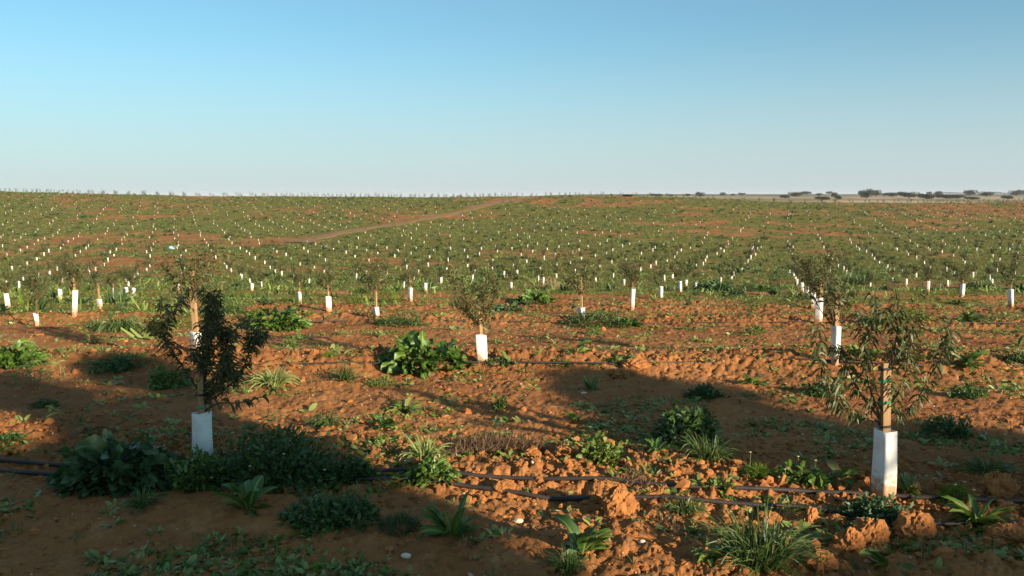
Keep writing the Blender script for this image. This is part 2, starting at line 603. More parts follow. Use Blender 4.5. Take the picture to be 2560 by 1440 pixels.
M_hose = plain('hose_plastic', (0.022, 0.019, 0.018), (0.048, 0.034, 0.026), 5, 0.5, 0, 40, 0.4)
M_sap = foliage('sapling_leaf', (0.088, 0.108, 0.028), (0.042, 0.060, 0.018), 0.24, 0.5, 0.4, None, (0.14, 0.11, 0.045))
M_sapdry = foliage('sapling_leaf_dull', (0.110, 0.125, 0.034), (0.060, 0.080, 0.024), 0.27, 0.55, 0.35, None, (0.17, 0.13, 0.05))
M_broad = foliage('broad_leaf', (0.085, 0.17, 0.022), (0.050, 0.115, 0.020), 0.28, 0.42, 0.45, (0.22, 0.28, 0.07), (0.20, 0.17, 0.05))
M_blue = foliage('bluish_leaf', (0.062, 0.112, 0.036), (0.040, 0.085, 0.026), 0.22, 0.45, 0.45, (0.12, 0.17, 0.08))
M_bright = foliage('bright_leaf', (0.13, 0.19, 0.030), (0.080, 0.145, 0.025), 0.3, 0.45, 0.4, (0.22, 0.26, 0.08), (0.26, 0.20, 0.07))
M_grass = foliage('grass_blade', (0.095, 0.15, 0.035), (0.055, 0.105, 0.025), 0.25, 0.45, 0.4, None, (0.26, 0.22, 0.08))
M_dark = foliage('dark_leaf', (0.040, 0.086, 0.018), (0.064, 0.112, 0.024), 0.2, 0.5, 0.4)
M_feather = foliage('feathery_leaf', (0.12, 0.19, 0.022), (0.085, 0.15, 0.02), 0.3, 0.6, 0.2)
M_dry = foliage('dry_twig', (0.20, 0.125, 0.07), (0.12, 0.075, 0.045), 0.05, 0.8, 0.15)
M_straw = foliage('dry_straw', (0.42, 0.34, 0.19), (0.30, 0.22, 0.12), 0.2, 0.8, 0.15)
M_petal = plain('white_petal', (0.78, 0.78, 0.76), (0.72, 0.72, 0.70), 5, 0.6)
M_yellow = plain('yellow_flower', (0.62, 0.52, 0.04), (0.52, 0.44, 0.05), 5, 0.6)
M_cover = foliage('ground_cover_leaf', (0.118, 0.175, 0.019), (0.060, 0.118, 0.015), 0.25, 0.55, 0.3, None, (0.17, 0.15, 0.06))
M_clump = foliage('weed_clump_leaf', (0.060, 0.105, 0.026), (0.038, 0.070, 0.024), 0.22, 0.5, 0.35)
M_oak = foliage('oak_leaf', (0.046, 0.054, 0.028), (0.024, 0.031, 0.018), 0.1, 0.6, 0.25)
M_oakbark = plain('oak_bark', (0.10, 0.075, 0.055), (0.06, 0.045, 0.035), 3, 0.9)
M_skin = plain('skin', (0.45, 0.26, 0.18), (0.40, 0.22, 0.15), 8, 0.6)
M_cloth = plain('pale_cloth', (0.48, 0.45, 0.43), (0.40, 0.37, 0.35), 6, 0.85)
M_trouser = plain('dark_cloth', (0.030, 0.028, 0.032), (0.045, 0.04, 0.045), 6, 0.85)
M_tarp = plain('pale_blue_plastic', (0.20, 0.32, 0.44), (0.30, 0.41, 0.49), 5, 0.5)

# ------------------------------------------------------------------ ground sheet
def build_ground():
    front = np.linspace(-rad(43), rad(43), 1000)
    back = np.linspace(rad(43), 2 * math.pi - rad(43), 62)[1:-1]
    th = np.concatenate([front, back])
    r = np.concatenate([np.geomspace(0.5, 3, 24)[:-1], np.geomspace(3, 24, 470)[:-1], np.geomspace(24, 262, 500)[:-1], np.geomspace(262, 9000, 110)])
    T, R = np.meshgrid(th, r, indexing='xy')
    X, Y = R * np.sin(T), R * np.cos(T)
    x, y = X.ravel(), Y.ravel()
    z = ground_z(x, y) + detail(x, y)
    nt_, nr = len(th), len(r)
    i, j = np.meshgrid(np.arange(nr - 1), np.arange(nt_), indexing='ij')
    j2 = (j + 1) % nt_
    F = np.stack([i * nt_ + j, (i + 1) * nt_ + j, (i + 1) * nt_ + j2, i * nt_ + j2], -1).reshape(-1, 4)
    V = np.stack([x, y, z], -1)
    ci = len(V)
    V = np.vstack([V, [[0, 0, 0]]])
    caps = [[ci, (q + 2) % nt_, (q + 1) % nt_, q] for q in range(0, nt_ - 1, 2)]
    F = np.vstack([F, np.array(caps)])
    g = np.append(green(x, y) * (y > 3), 0.0)
    o = MB().add(V, F, 0, g).build('ground', M_ground)
    tag(o, 'red ploughed soil with low green growth sloping away to the hill', None, None, 'structure')
build_ground()

# ------------------------------------------------------------------ dirt track on the hillside
def build_track():
    c = [at(px, py) for px, py in ((735, 607), (795, 595), (850, 583), (950, 566), (1060, 547), (1170, 525), (1235, 509), (1290, 497))]
    c = np.array(c)
    c = np.vstack([c, c[-1] + (c[-1] - c[-2]) * 0.8])
    P = curve(c[:, :2].tolist(), 160)
    T = nrm(np.gradient(P, axis=0))
    Nn = np.stack([T[:, 1], -T[:, 0]], -1)
    us = np.linspace(-1, 1, 13)
    half = 1.45 + 0.35 * np.sin(np.arange(160) * 0.31)
    half[:10] += np.linspace(2.5, 0, 10)
    XY = P[:, None] + Nn[:, None] * (us[None, :, None] * half[:, None, None])
    x, y = XY[..., 0].ravel(), XY[..., 1].ravel()
    z = ground_z(x, y) + 0.10 - 0.05 * np.tile(np.abs(np.abs(us) - 0.5) < 0.15, 160) - 0.14 * np.tile(np.abs(us) > 0.99, 160)
    i, j = np.meshgrid(np.arange(159), np.arange(12), indexing='ij')
    F = np.stack([i * 13 + j, i * 13 + j + 1, (i + 1) * 13 + j + 1, (i + 1) * 13 + j], -1).reshape(-1, 4)
    o = MB().add(np.stack([x, y, z], -1), F, 0, np.tile(np.abs(us) + 0.001, 160)).build('dirt_track', M_track)
    tag(o, 'bare dirt track climbing the far hillside', None, None, 'structure')
    return P
TRACK = build_track()

# ------------------------------------------------------------------ saplings
FOLDS = [[(-1.0, .9), (-.30, -1.0), (1.0, -.30), (.45, 1.0)], [(-1.0, .1), (.25, -1.0), (1.0, .3), (-.2, 1.0)], [(-1.0, -.3), (.0, -.9), (1.0, -.1), (.1, .9)], [(-1.0, .5), (-.55, -1.0), (.7, -.9), (1.0, .5), (.0, 1.0)]]
def sleeve_mesh(rg, w=0.080, dpt=0.046, h=0.5, squash=0.0, fold=0):
    """open plastic sleeve: rounded wedge section, thin wall, a crease and a slightly crooked rim"""
    n, rows = 28, 9
    a = np.linspace(0, 2 * math.pi, n, endpoint=False)
    C = np.array(FOLDS[fold] + FOLDS[fold][:1], float)
    ln = np.concatenate([[0], np.cumsum(np.hypot(*np.diff(C, axis=0).T))])
    u = np.linspace(0, ln[-1], n, endpoint=False)
    cx, cy = np.interp(u, ln, C[:, 0]), np.interp(u, ln, C[:, 1])
    bow = 0.10 * np.sin(np.pi * np.interp(u, ln, np.arange(len(ln))) % np.pi)
    cx, cy = cx * (1 + bow * .5), cy * (1 + bow)
    for _ in range(1):
        cx, cy = (np.roll(cx, 1) + 2 * cx + np.roll(cx, -1)) / 4, (np.roll(cy, 1) + 2 * cy + np.roll(cy, -1)) / 4
    mb = MB()
    rings = []
    zz = np.linspace(-0.04, h, rows)
    for inner in (0, 1):
        for k, z in enumerate(zz if not inner else zz[::-1]):
            f = z / h
            ww, dd = w * (1 - 0.05 * f) * (1 + 0.03 * math.sin(5 * f + squash)), dpt * (1 + 0.10 * math.sin(3 * f + squash * 2))
            sh = 1 - (0.055 if inner else 0)
            rings.append(np.stack([cx * ww * sh + 0.012 * f * math.sin(squash * 3), cy * dd * sh + 0.006 * math.cos(4 * f + squash),
                                   np.full(n, z) + (np.cos(a) * 0.008 * math.sin(squash * 5) + np.cos(2 * a + squash) * 0.004) * max(0, f)], -1))
    V = np.array(rings).reshape(-1, 3)
    i, j = np.meshgrid(np.arange(2 * rows - 1), np.arange(n), indexing='ij')
    j2 = (j + 1) % n
    F = np.stack([i * n + j, i * n + j2, (i + 1) * n + j2, (i + 1) * n + j], -1).reshape(-1, 4)
    return mb.add(V, F).mesh('trunk_guard', M_sleeve)

def stake_mesh(h=0.9, w=0.022):
    mb = MB()
    mb.add(*box((0, 0, h / 2 - 0.05), (w, w, h / 2 + 0.05)))
    me = mb.mesh('stake', M_wood, flat=True)
    return me

def limb_leaves(rg, pts, n, L, W, bend, cluster=0.035, up=0.1):
    P = curve(pts, 40)
    idx = rg.uniform(3, 39, n)
    i0 = idx.astype(int).clip(0, 38)
    base = P[i0] + (P[i0 + 1] - P[i0]) * (idx - i0)[:, None]
    tang = nrm(P[i0 + 1] - P[i0])
    D = nrm(sph(rg, n) + tang * 0.35 + np.array([0, 0, up]))
    base = base + sph(rg, n) * cluster * rg.uniform(0, 1, (n, 1))
    return base, D, L * rg.uniform(0.65, 1.25, n), W * rg.uniform(0.7, 1.25, n), bend * rg.uniform(0.6, 1.4, n)

def make_sapling_meshes(seed, limbs, n_leaf, L=0.115, W=0.022, bend=2.4, nseg=5, fork=0.56, sub=0, mat=None, cluster=0.03, r0=0.014, lean=0.0, up=0.1):
    rg = np.random.default_rng(seed)
    wood, leaf = MB(), MB()
    top = np.array([lean, 0.03, fork])
    wood.add(*tube(curve([(0.0, 0.03, -0.05), (0.006, 0.032, fork * 0.5), top], 8), np.linspace(r0 * 1.15, r0 * 0.9, 8), 7))
    for pts in limbs:
        pts = np.array(pts, float)
        P = curve(pts, 18)
        wood.add(*tube(P, np.linspace(r0 * 0.62, 0.0022, 18), 5))
        length = np.linalg.norm(np.diff(P, axis=0), axis=1).sum()
        nl = max(6, int(n_leaf * length / 0.8))
        V, F, A = leaves(rg, *limb_leaves(rg, pts, nl, L, W, bend, cluster, up), nseg=nseg, ncol=2, roll=1.2)
        leaf.add(V, F)
        for _ in range(sub):
            i = rg.integers(4, 15)
            d = nrm(sph(rg, 1, -0.2, 0.9)[0] + nrm(P[i + 1] - P[i]) * 0.9)
            ln = rg.uniform(0.12, 0.34)
            tw = np.array([P[i], P[i] + d * ln * 0.5 + [0, 0, 0.02], P[i] + d * ln + [0, 0, rg.uniform(-0.02, 0.09)]])
            wood.add(*tube(curve(tw, 6), np.linspace(0.0035, 0.0014, 6), 4, False))
            nl2 = max(4, int(n_leaf * ln / 0.8))
            V, F, A = leaves(rg, *limb_leaves(rg, tw, nl2, L, W, bend, cluster, up), nseg=nseg, ncol=2, roll=1.2)
            leaf.add(V, F)
    return wood.mesh('trunk', M_bark), leaf.mesh('crown', mat or M_sap)

def random_limbs(seed, n, h=0.85, spread=0.36, fork=0.55):
    rg = np.random.default_rng(seed)
    out = []
    for k in range(n):
        a = 2 * math.pi * (k + rg.uniform(-0.3, 0.3)) / n
        s = spread * rg.uniform(0.45, 1.1)
        hh = h * rg.uniform(0.6, 1.0) * (1.1 if k == 0 else 1)
        c, d = math.cos(a), math.sin(a)
        if k == 0:
            s *= 0.3
        z0 = fork - rg.uniform(0, 0.08)
        out.append([(0, 0.03, z0), (c * s * 0.55, 0.03 + d * s * 0.55, z0 + hh * 0.30), (c * s * 0.9, 0.03 + d * s * 0.9, z0 + hh * 0.65), (c * s, 0.03 + d * s, z0 + hh)])
    return out

_rg = np.random.default_rng(4)
SLEEVES = [sleeve_mesh(_rg, 0.083, 0.050, 0.50, 0.3, 0), sleeve_mesh(_rg, 0.076, 0.044, 0.46, 1.4, 1), sleeve_mesh(_rg, 0.058, 0.052, 0.52, 2.6, 3), sleeve_mesh(_rg, 0.080, 0.048, 0.40, 4.1, 2), sleeve_mesh(_rg, 0.082, 0.048, 0.27, 5.2, 1), sleeve_mesh(_rg, 0.088, 0.056, 0.48, 0.9, 2)]
STAKES = [stake_mesh(0.98, 0.026), stake_mesh(0.86, 0.022), stake_mesh(0.72, 0.020)]
MID = [make_sapling_meshes(100 + k, random_limbs(200 + k, nl, h, sp), 54, 0.088, 0.015, 1.1, 3, sub=5, mat=(M_sap if k % 2 else M_sapdry), cluster=0.05)
       for k, (nl, h, sp) in enumerate(((7, 0.80, 0.36), (6, 0.72, 0.30), (8, 0.70, 0.42), (5, 0.85, 0.26), (6, 0.62, 0.34)))]
FAR = [make_sapling_meshes(300 + k, random_limbs(400 + k, nl, h, sp), 44, 0.14, 0.036, 1.0, 2, sub=2, mat=M_sap, cluster=0.07, r0=0.018)
       for k, (nl, h, sp) in enumerate(((5, 0.80, 0.34), (5, 0.70, 0.28), (6, 0.62, 0.36), (4, 0.85, 0.24)))]
SAP_GROUP = 'sleeved saplings planted in rows'

def copy_tree(o, parent=None):
    c = o.copy()
    COL.objects.link(c)
    if parent is not None:
        c.parent = parent
    for ch in o.children:
        copy_tree(ch, c)
    return c

def sapling(loc, label, woodleaf, sleeve=0, stake=None, rz=0.0, lean=0.0, scale=1.0, ties=False):
    loc = (loc[0], loc[1], gz(loc[0], loc[1]) - 0.01)
    root = empty('sapling_tree', loc, label, 'sapling', SAP_GROUP, rz)
    root.rotation_euler = (lean * 0.4, lean, rz)
    root.scale = (scale,) * 3
    link('trunk_guard', SLEEVES[sleeve], root)
    link('trunk', woodleaf[0], root)
    link('crown', woodleaf[1], root)
    if stake is not None:
        link('stake', STAKES[stake], root, (0.004, 0.004, 0))
    return root

def tie(parent, z, mat, w=0.034, h=0.008, y=0.004, loose=0.0):
    mb = MB()
    n = 14
    a = np.linspace(0, 2 * math.pi, n, endpoint=False)
    ring = []
    for zz, rr in ((-h, 1.0), (h, 1.0), (h, 0.9), (-h, 0.9), (-h, 1.0)):
        ring.append(np.stack([np.sign(np.cos(a)) * np.abs(np.cos(a)) ** 0.4 * w * rr, np.sign(np.sin(a)) * np.abs(np.sin(a)) ** 0.4 * (w + 0.012) * rr + 0.012, np.full(n, zz) + 0.006 * np.cos(a)], -1))
    V = np.array(ring).reshape(-1, 3)
    i, j = np.meshgrid(np.arange(4), np.arange(n), indexing='ij')
    j2 = (j + 1) % n
    mb.add(V, np.stack([i * n + j, i * n + j2, (i + 1) * n + j2, (i + 1) * n + j], -1).reshape(-1, 4))
    mb.add(*tube([(0, -w - 0.002, 0), (0.016, -w - 0.012, 0.006), (0.024, -w - 0.010, -0.004)], 0.004, 5))
    o = mb.build('tie', mat, parent, (0, y, z))
    return o

# the two nearest saplings, limb by limb
p2 = at(2212, 1240)
T2 = make_sapling_meshes(11, [
    [(-0.02, 0.03, .55), (-.20, 0.02, .62), (-.36, -.02, .72), (-.43, -.03, .90), (-.49, -.02, 1.12), (-.47, -.02, 1.28)],
    [(-0.02, 0.03, .57), (-.14, .12, .76), (-.21, .16, .94), (-.27, .18, 1.06)],
    [(-0.02, 0.03, .58), (-.10, .05, .85), (-.10, .06, 1.08), (-.06, .05, 1.26)],
    [(0.0, 0.03, .60), (.05, .02, .95), (.08, 0.0, 1.20), (.09, 0.0, 1.40)],
    [(0.0, 0.03, .58), (.10, -.06, .86), (.12, -.09, 1.10), (.10, -.10, 1.22)],
    [(0.0, 0.03, .55), (.20, .03, .66), (.31, .02, .84), (.39, .0, 1.02), (.46, -.02, 1.20)]],
    140, 0.096, 0.0130, 3.2, 5, fork=.57, sub=1, cluster=0.022, up=0.10)
r2 = sapling(p2, 'nearest sapling in sun, white sleeve, square wooden stake with green ties and drooping limbs', T2, 0, 0, 0.0, -0.035)
tie(r2, 0.94, M_black); tie(r2, 0.86, M_green_tie); tie(r2, 0.70, M_green_tie); tie(r2, 0.53, M_black)
p1 = at(510, 1182)
T1 = make_sapling_meshes(12, [
    [(0.0, 0.03, .52), (.05, .02, .86), (.10, .0, 1.18), (.13, .0, 1.42)],
    [(0.0, 0.03, .52), (.02, .05, .80), (.05, .06, 1.05), (.09, .05, 1.24)],
    [(0.0, 0.03, .60), (-.17, .0, .90), (-.28, -.02, 1.08), (-.36, -.02, 1.20)],
    [(0.0, 0.03, .52), (.16, .03, .80), (.20, .02, 1.00), (.21, .0, 1.13)],
    [(0.0, 0.03, .52), (.25, .08, .72), (.37, .08, .95), (.43, .08, 1.12)],
    [(0.0, 0.03, .52), (.14, -.04, .70), (.22, -.05, .82), (.26, -.05, .96)]],
    270, 0.072, 0.0135, 2.0, 4, fork=.53, sub=3, cluster=0.045, up=0.30)
T1b = make_sapling_meshes(14, [[(0.0, 0.03, .47), (.14, .0, .55), (.32, -.02, .56), (.56, -.03, .63)]], 30, 0.10, 0.026, 3.2, 5, fork=.5, cluster=0.01)
r1 = sapling(p1, 'nearest sapling in shade, dark drooping leaves and white sleeve among tall weeds', T1, 5, 1, 0.0, 0.0)
link('branch', T1b[0], r1); link('branch_leaves', T1b[1], r1)
tie(r1, 0.52, M_green_tie); tie(r1, 0.62, M_black)

NEAR = [  # photo pixel of the base, sapling form, sleeve, stake, scale, label
    (492, 892, 0, 4, 0, 1.12, 'tall bushy sapling in sunlight right behind the dark shaded sapling'),
    (1207, 907, 2, 3, 2, 1.00, 'bushy sapling beside the big glossy dock clump, sleeve shadow across the soil'),
    (2088, 913, 1, 2, 0, 0.98, 'slim narrow-sleeved sapling with long bare yellow stake behind the nearest sunlit one'),
    (90, 816, 1, 4, None, 0.95, 'thin pale sapling just beyond the leafy clump at the left edge'),
    (940, 799, 0, 4, 2, 0.95, 'leaning sapling with short sleeve standing in dark creeping weeds'),
    (1454, 797, 2, 4, 1, 1.00, 'wide-crowned sapling with pale stake and short sleeve above a dark green mat'),
    (2045, 811, 0, 1, 1, 1.12, 'round-crowned sapling with broad white sleeve by the black drip hose'),
    (2527, 767, 3, 1, 2, 1.00, 'sapling with tall sleeve close to the right edge on bare red soil'),
    (186, 789, 1, 2, 1, 1.00, 'sapling with slim sleeve left of the drooping grass mound'),
    (249, 769, 3, 4, 2, 0.95, 'sapling with broad short sleeve directly above the drooping grass mound'),
    (21, 771, 2, 1, None, 0.9, 'sapling at the far left edge on open red soil'),
    (823, 779, 4, 3, 2, 1.0, 'sapling with slim sleeve on bare soil between dock clump and leaning sapling'),
    (750, 757, 4, 3, 2, 0.95, 'small sapling with sleeve rising behind the round dock clump'),
    (1026, 753, 4, 1, 2, 1.0, 'sapling with stubby sleeve on the red crest beyond the leaning sapling'),
    (1580, 773, 1, 2, 1, 1.05, 'sapling with thin sleeve and orange stake right of the wide-crowned one'),
    (1652, 749, 3, 0, None, 1.0, 'upright dark sapling with wide sleeve on bare red crest'),
    (1701, 730, 4, 0, None, 0.95, 'sapling with clean white sleeve next to the bluish weed clump'),
    (1740, 722, 4, 3, None, 0.9, 'small sapling half behind the bluish weed clump'),
    (2034, 771, 2, 1, None, 0.95, 'sapling hidden by the round-crowned sapling, only its sleeve clear'),
    (2017, 745, 4, 1, None, 0.95, 'second sleeve up the slanting line behind the round-crowned sapling'),
    (2006, 730, 1, 1, None, 0.95, 'third sleeve up the slanting line behind the round-crowned sapling'),
    (1993, 715, 3, 1, None, 0.95, 'fourth sleeve up the slanting line behind the round-crowned sapling'),
    (2405, 741, 0, 0, 2, 1.0, 'sapling with broad sleeve left of the dark grass mound'),
    (2320, 728, 2, 1, 2, 1.0, 'sapling with full olive crown between the tussock and the grass mound'),
    (2267, 714, 4, 1, None, 0.95, 'sapling with plain sleeve just right of the long grass tussock'),
    (2232, 708, 4, 3, None, 0.95, 'sapling with short sleeve at the tussock top'),
    (1064, 728, 1, 3, None, 0.95, 'short sapling right of the stubby sleeve on the crest'),
    (1278, 723, 3, 3, None, 0.95, 'sapling rising between the two leafy clumps behind the bushy one'),
    (1358, 713, 4, 2, 2, 0.95, 'sapling beside the pale dry tuft'),
    (1716, 715, 4, 3, None, 0.9, 'distant sapling peeking over the bluish weed clump'),
    (286, 750, 4, 2, 2, 0.9, 'sapling with brown stake one step right of the short broad sleeve'),
    (151, 748, 4, 3, None, 0.9, 'low sapling with squat tilted sleeve on the left slope'),
    (317, 740, 1, 3, None, 0.9, 'left one of a close pair of sleeves above the grass mound'),
    (334, 740, 4, 3, None, 0.85, 'right one of a close pair of sleeves above the grass mound'),
    (447, 727, 4, 3, None, 0.9, 'leaning sleeve between the grass mound and the tall bushy sapling'),
    (48, 724, 4, 2, None, 0.9, 'sapling with slim sleeve high at the left edge'),
    (630, 726, 3, 3, None, 0.85, 'short sleeve just above and left of the round dock clump'),
    (2370, 716, 1, 3, None, 0.9, 'sapling behind and left of the dark grass mound'),
    (2480, 712, 1, 3, None, 0.9, 'sapling behind and right of the dark grass mound'),
    (1560, 715, 2, 3, None, 0.95, 'sapling with twin pale spots above the wide crown line'),
]
rn = random.Random(7)
PLACED = [p1, p2]
for px, py, form, sl, st, sc_, lab in NEAR:
    p = at(px, py)
    PLACED.append(p)
    sapling(p, lab, MID[form], sl, st, rn.uniform(-0.5, 0.5), rn.uniform(-0.06, 0.06), sc_)

# planting grid beyond the near rows
ROWDIR = np.array([math.cos(rad(-10)), math.sin(rad(-10))])
COLDIR = np.array([math.sin(rad(17.8)), math.cos(rad(17.8))])
SP_A, SP_B = 4.15, 5.5
def in_view(P, margin=25):
    px, py, dep = project(P)
    return (dep > 0) & (px > -margin) & (px < 2560 + margin) & (py < 1465)

NUM = ('zero first second third fourth fifth sixth seventh eighth ninth tenth eleventh twelfth thirteenth fourteenth fifteenth sixteenth seventeenth eighteenth nineteenth').split()
TENS = {2: 'twent', 3: 'thirt', 4: 'fort', 5: 'fift', 6: 'sixt', 7: 'sevent'}
def ordinal(k):
    if k < 20: return NUM[k]
    return TENS[k // 10] + ('ieth' if k % 10 == 0 else 'y-' + NUM[k % 10])

grid = []
for j in range(4, 60):
    for i in range(-80, 120):
        q = np.array([2.7, 6.2]) + COLDIR * (SP_B * j) + ROWDIR * (SP_A * i)
        q = q + np.array([rn.gauss(0, 0.22), rn.gauss(0, 0.30)])
        if q[1] < 46 or q[1] > 252 or rn.random() < (0.05 if q[1] < 110 else 0.13): continue
        z = float(ground_z(q[0:1], q[1:2])[0])
        if not in_view(np.array([q[0], q[1], z])): continue
        if q[1] > 125 and 0.10 < q[0] / q[1] < 0.42 and rn.random() < 0.4: continue
        if np.hypot(TRACK[:, 0] - q[0], TRACK[:, 1] - q[1]).min() < 3.4: continue
        if min(math.hypot(a[0] - q[0], a[1] - q[1]) for a in PLACED) < 3.0: continue
        grid.append((q[0], q[1], z, j))
grid.sort(key=lambda g: g[1])
N_IND = 300 - len(PLACED)
ind, rest = grid[:N_IND], grid[N_IND:]
first_row = min(g[3] for g in ind)
byrow = {}
for g in ind: byrow.setdefault(g[3], []).append(g)
protos = {}
for j, gs in sorted(byrow.items()):
    gs.sort(key=lambda g: project(np.array(g[:3]))[0])
    for k, (x, y, z, _) in enumerate(gs):
        f = rn.randrange(len(FAR))
        sl = rn.randrange(4)
        st = rn.choice((1, 2, None))
        lab = 'small white-sleeved sapling, %s from the left in the %s row beyond the crest' % (ordinal(k + 1), ordinal(j - first_row + 1))
        key = (f, sl, st)
        if key not in protos:
            protos[key] = sapling((x, y, z), lab, FAR[f], sl, st)
            o = protos[key]
        else:
            o = copy_tree(protos[key])
            o['label'] = lab
        s_ = rn.uniform(0.76, 1.0)
        o.location = (x, y, z - rn.uniform(0.0, 0.13))
        o.rotation_euler = (rn.uniform(-.05, .05), rn.uniform(-.08, .08), rn.uniform(-0.7, 0.7))
        o.scale = (s_, s_, s_)

def far_saplings():
    rg = np.random.default_rng(5)
    sleeve, leaf = MB(), MB()
    P = np.array([g[:3] for g in rest])
    N = len(P)
    base_a = np.linspace(0, 2 * math.pi, 8, endpoint=False)
    V = []
    h = rg.uniform(0.20, 0.42, N) * (1 - 0.45 * smooth(195, 225, P[:, 1]))
    h[rg.random(N) < 0.2] *= 0.3
    lean = rg.normal(0, 0.07, (N, 2))
    for f in (0, 1, 1):
        inner = len(V) == 2
        w = np.where(inner, 0.3, 1.0)
        ring = np.stack([np.cos(base_a) * 0.060 * w, np.sin(base_a) * 0.045 * w, 0 * base_a], -1)
        v = P[:, None] + ring[None]
        v = v + np.concatenate([lean * (h * f)[:, None], (h * f - (0.02 if inner else 0))[:, None]], 1)[:, None]
        V.append(v)
    V = np.stack(V, 1).reshape(-1, 3)
    i, j = np.meshgrid(np.arange(2), np.arange(8), indexing='ij')
    j2 = (j + 1) % 8
    q = np.stack([i * 8 + j, i * 8 + j2, (i + 1) * 8 + j2, (i + 1) * 8 + j], -1).reshape(-1, 4)
    F = (np.arange(N)[:, None, None] * 24 + q[None]).reshape(-1, 4)
    sleeve.add(V, F, 0)
    n = 60
    R = np.repeat(np.arange(N), n)
    u = rg.uniform(0.1, 1, len(R))
    a = rg.integers(0, 6, len(R)) * 1.047 + np.repeat(rg.uniform(0, 6.28, N), n)
    hh = np.repeat(rg.uniform(0.65, 1.1, N), n)
    rr = 0.06 + 0.30 * u ** 0.8 * rg.uniform(0.7, 1.1, len(R))
    base = P[R] + np.stack([np.cos(a) * rr, np.sin(a) * rr, 0.52 + hh * u * 0.85], -1) + rg.normal(0, 0.035, (len(R), 3))
    V, F, A = leaves(rg, base, sph(rg, len(R), -0.4, 1), rg.uniform(0.13, 0.24, len(R)), 0.085, 0.8, 1, 2, 1.0)
    sleeve.add(V, F, 1)
    top = P[P[:, 1] > 200]                            # fuller crowns along the crest, where they stand against the sky
    R = np.repeat(np.arange(len(top)), 110)
    u = rg.uniform(0, 1, len(R))
    a = rg.uniform(0, 6.28, len(R))
    rr = 0.40 * np.sqrt(rg.uniform(0, 1, len(R))) * (0.5 + 0.5 * u)
    hh = np.repeat(rg.uniform(0.5, 1.0, len(top)), 110)
    V, F, A = leaves(rg, top[R] + np.stack([np.cos(a) * rr, np.sin(a) * rr, 0.15 + hh * u], -1), sph(rg, len(R), -0.4, 1), rg.uniform(0.13, 0.26, len(R)), 0.09, 0.8, 1, 2, 1.0)
    sleeve.add(V, F, 1)
    for k in range(N):
        sleeve.add(*tube([P[k] + (0, 0, 0.3), P[k] + (0.01, 0, 0.85)], 0.016, 4, False), 2)
    o = sleeve.build('distant_saplings', [M_sleeve_far, M_sap, M_bark])
    tag(o, 'hundreds of far white-sleeved saplings dotting the hillside to the skyline', None, None, 'stuff')
far_saplings()

# ------------------------------------------------------------------ weeds and other single plants
def rot_rand(rg, n): return rg.uniform(0, 2 * math.pi, n)

def dirs_from(a, e):
    return np.stack([np.cos(a) * np.cos(e), np.sin(a) * np.cos(e), np.sin(e)], -1)

def m_broad(rg, w, h, n, mat, leafw=0.42, bend=0.9, lo=8, hi=82, ripple=0.10, tall=1.0):
    """leafy clump: big stalked leaves, upright in the middle, lying outwards at the rim"""
    u = np.sqrt(rg.uniform(0, 1, n))
    a = rot_rand(rg, n)
    base = np.stack([np.cos(a) * u * w * 0.36, np.sin(a) * u * w * 0.27, h * 0.42 * (1 - u) * rg.uniform(0, 1, n)], -1)
    e = np.radians(hi + (lo - hi) * u ** 0.8 + rg.normal(0, 9, n))
    a2 = a + rg.normal(0, 0.45, n)
    L = (h * 0.74 * np.sin(np.clip(e, 0.05, 1.5)) + w * 0.20 * np.cos(e)) * rg.uniform(0.50, 1.05, n) * tall * (0.84 if n > 60 else 1.0)
    mb = MB()
    V, F, A = leaves(rg, base, dirs_from(a2, e), L, L * leafw * rg.uniform(0.7, 1.15, n), bend * rg.uniform(0.4, 1.5, n), 12, 5, 0.65, 0.30, ripple * 2.1, 'broad', 0.2)
    return mb.add(V, F, 0, A), mat

def m_rosette(rg, w, h, n, mat, leafw=0.24, bend=1.0, ripple=0.12):
    a = rot_rand(rg, n)
    e = np.radians(rg.uniform(12, 70, n))
    L = np.minimum(w * 0.52 / np.maximum(np.cos(e), 0.5), h * 1.6 / np.maximum(np.sin(e), 0.3)) * rg.uniform(0.65, 1.05, n)
    base = np.stack([np.cos(a), np.sin(a), 0 * a], -1) * 0.015
    V, F, A = leaves(rg, base, dirs_from(a, e), L, L * leafw * rg.uniform(0.8, 1.2, n), bend, 7, 5, 0.3, 0.4, ripple, 'broad', 0.12)
    return MB().add(V, F, 0, A), mat

def m_grass(rg, w, h, n, mat, bend=1.3, bw=0.010, spread=0.16):
    a = rot_rand(rg, n)
    u = np.sqrt(rg.uniform(0, 1, n))
    base = np.stack([np.cos(a) * u * w * spread, np.sin(a) * u * w * spread, np.zeros(n)], -1)
    a2 = a + rg.normal(0, 0.7, n)
    e = np.radians(np.clip(rg.normal(60, 18, n), 12, 88))
    L = (h * 1.25 * np.sin(e) + w * 0.45 * np.cos(e)) * rg.uniform(0.5, 1.1, n)
    V, F, A = leaves(rg, base, dirs_from(a2, e), L, bw * rg.uniform(0.6, 1.3, n), bend * rg.uniform(0.5, 1.5, n), 6, 2, 0.6, 0, 0, 'blade')
    return MB().add(V, F, 0), mat

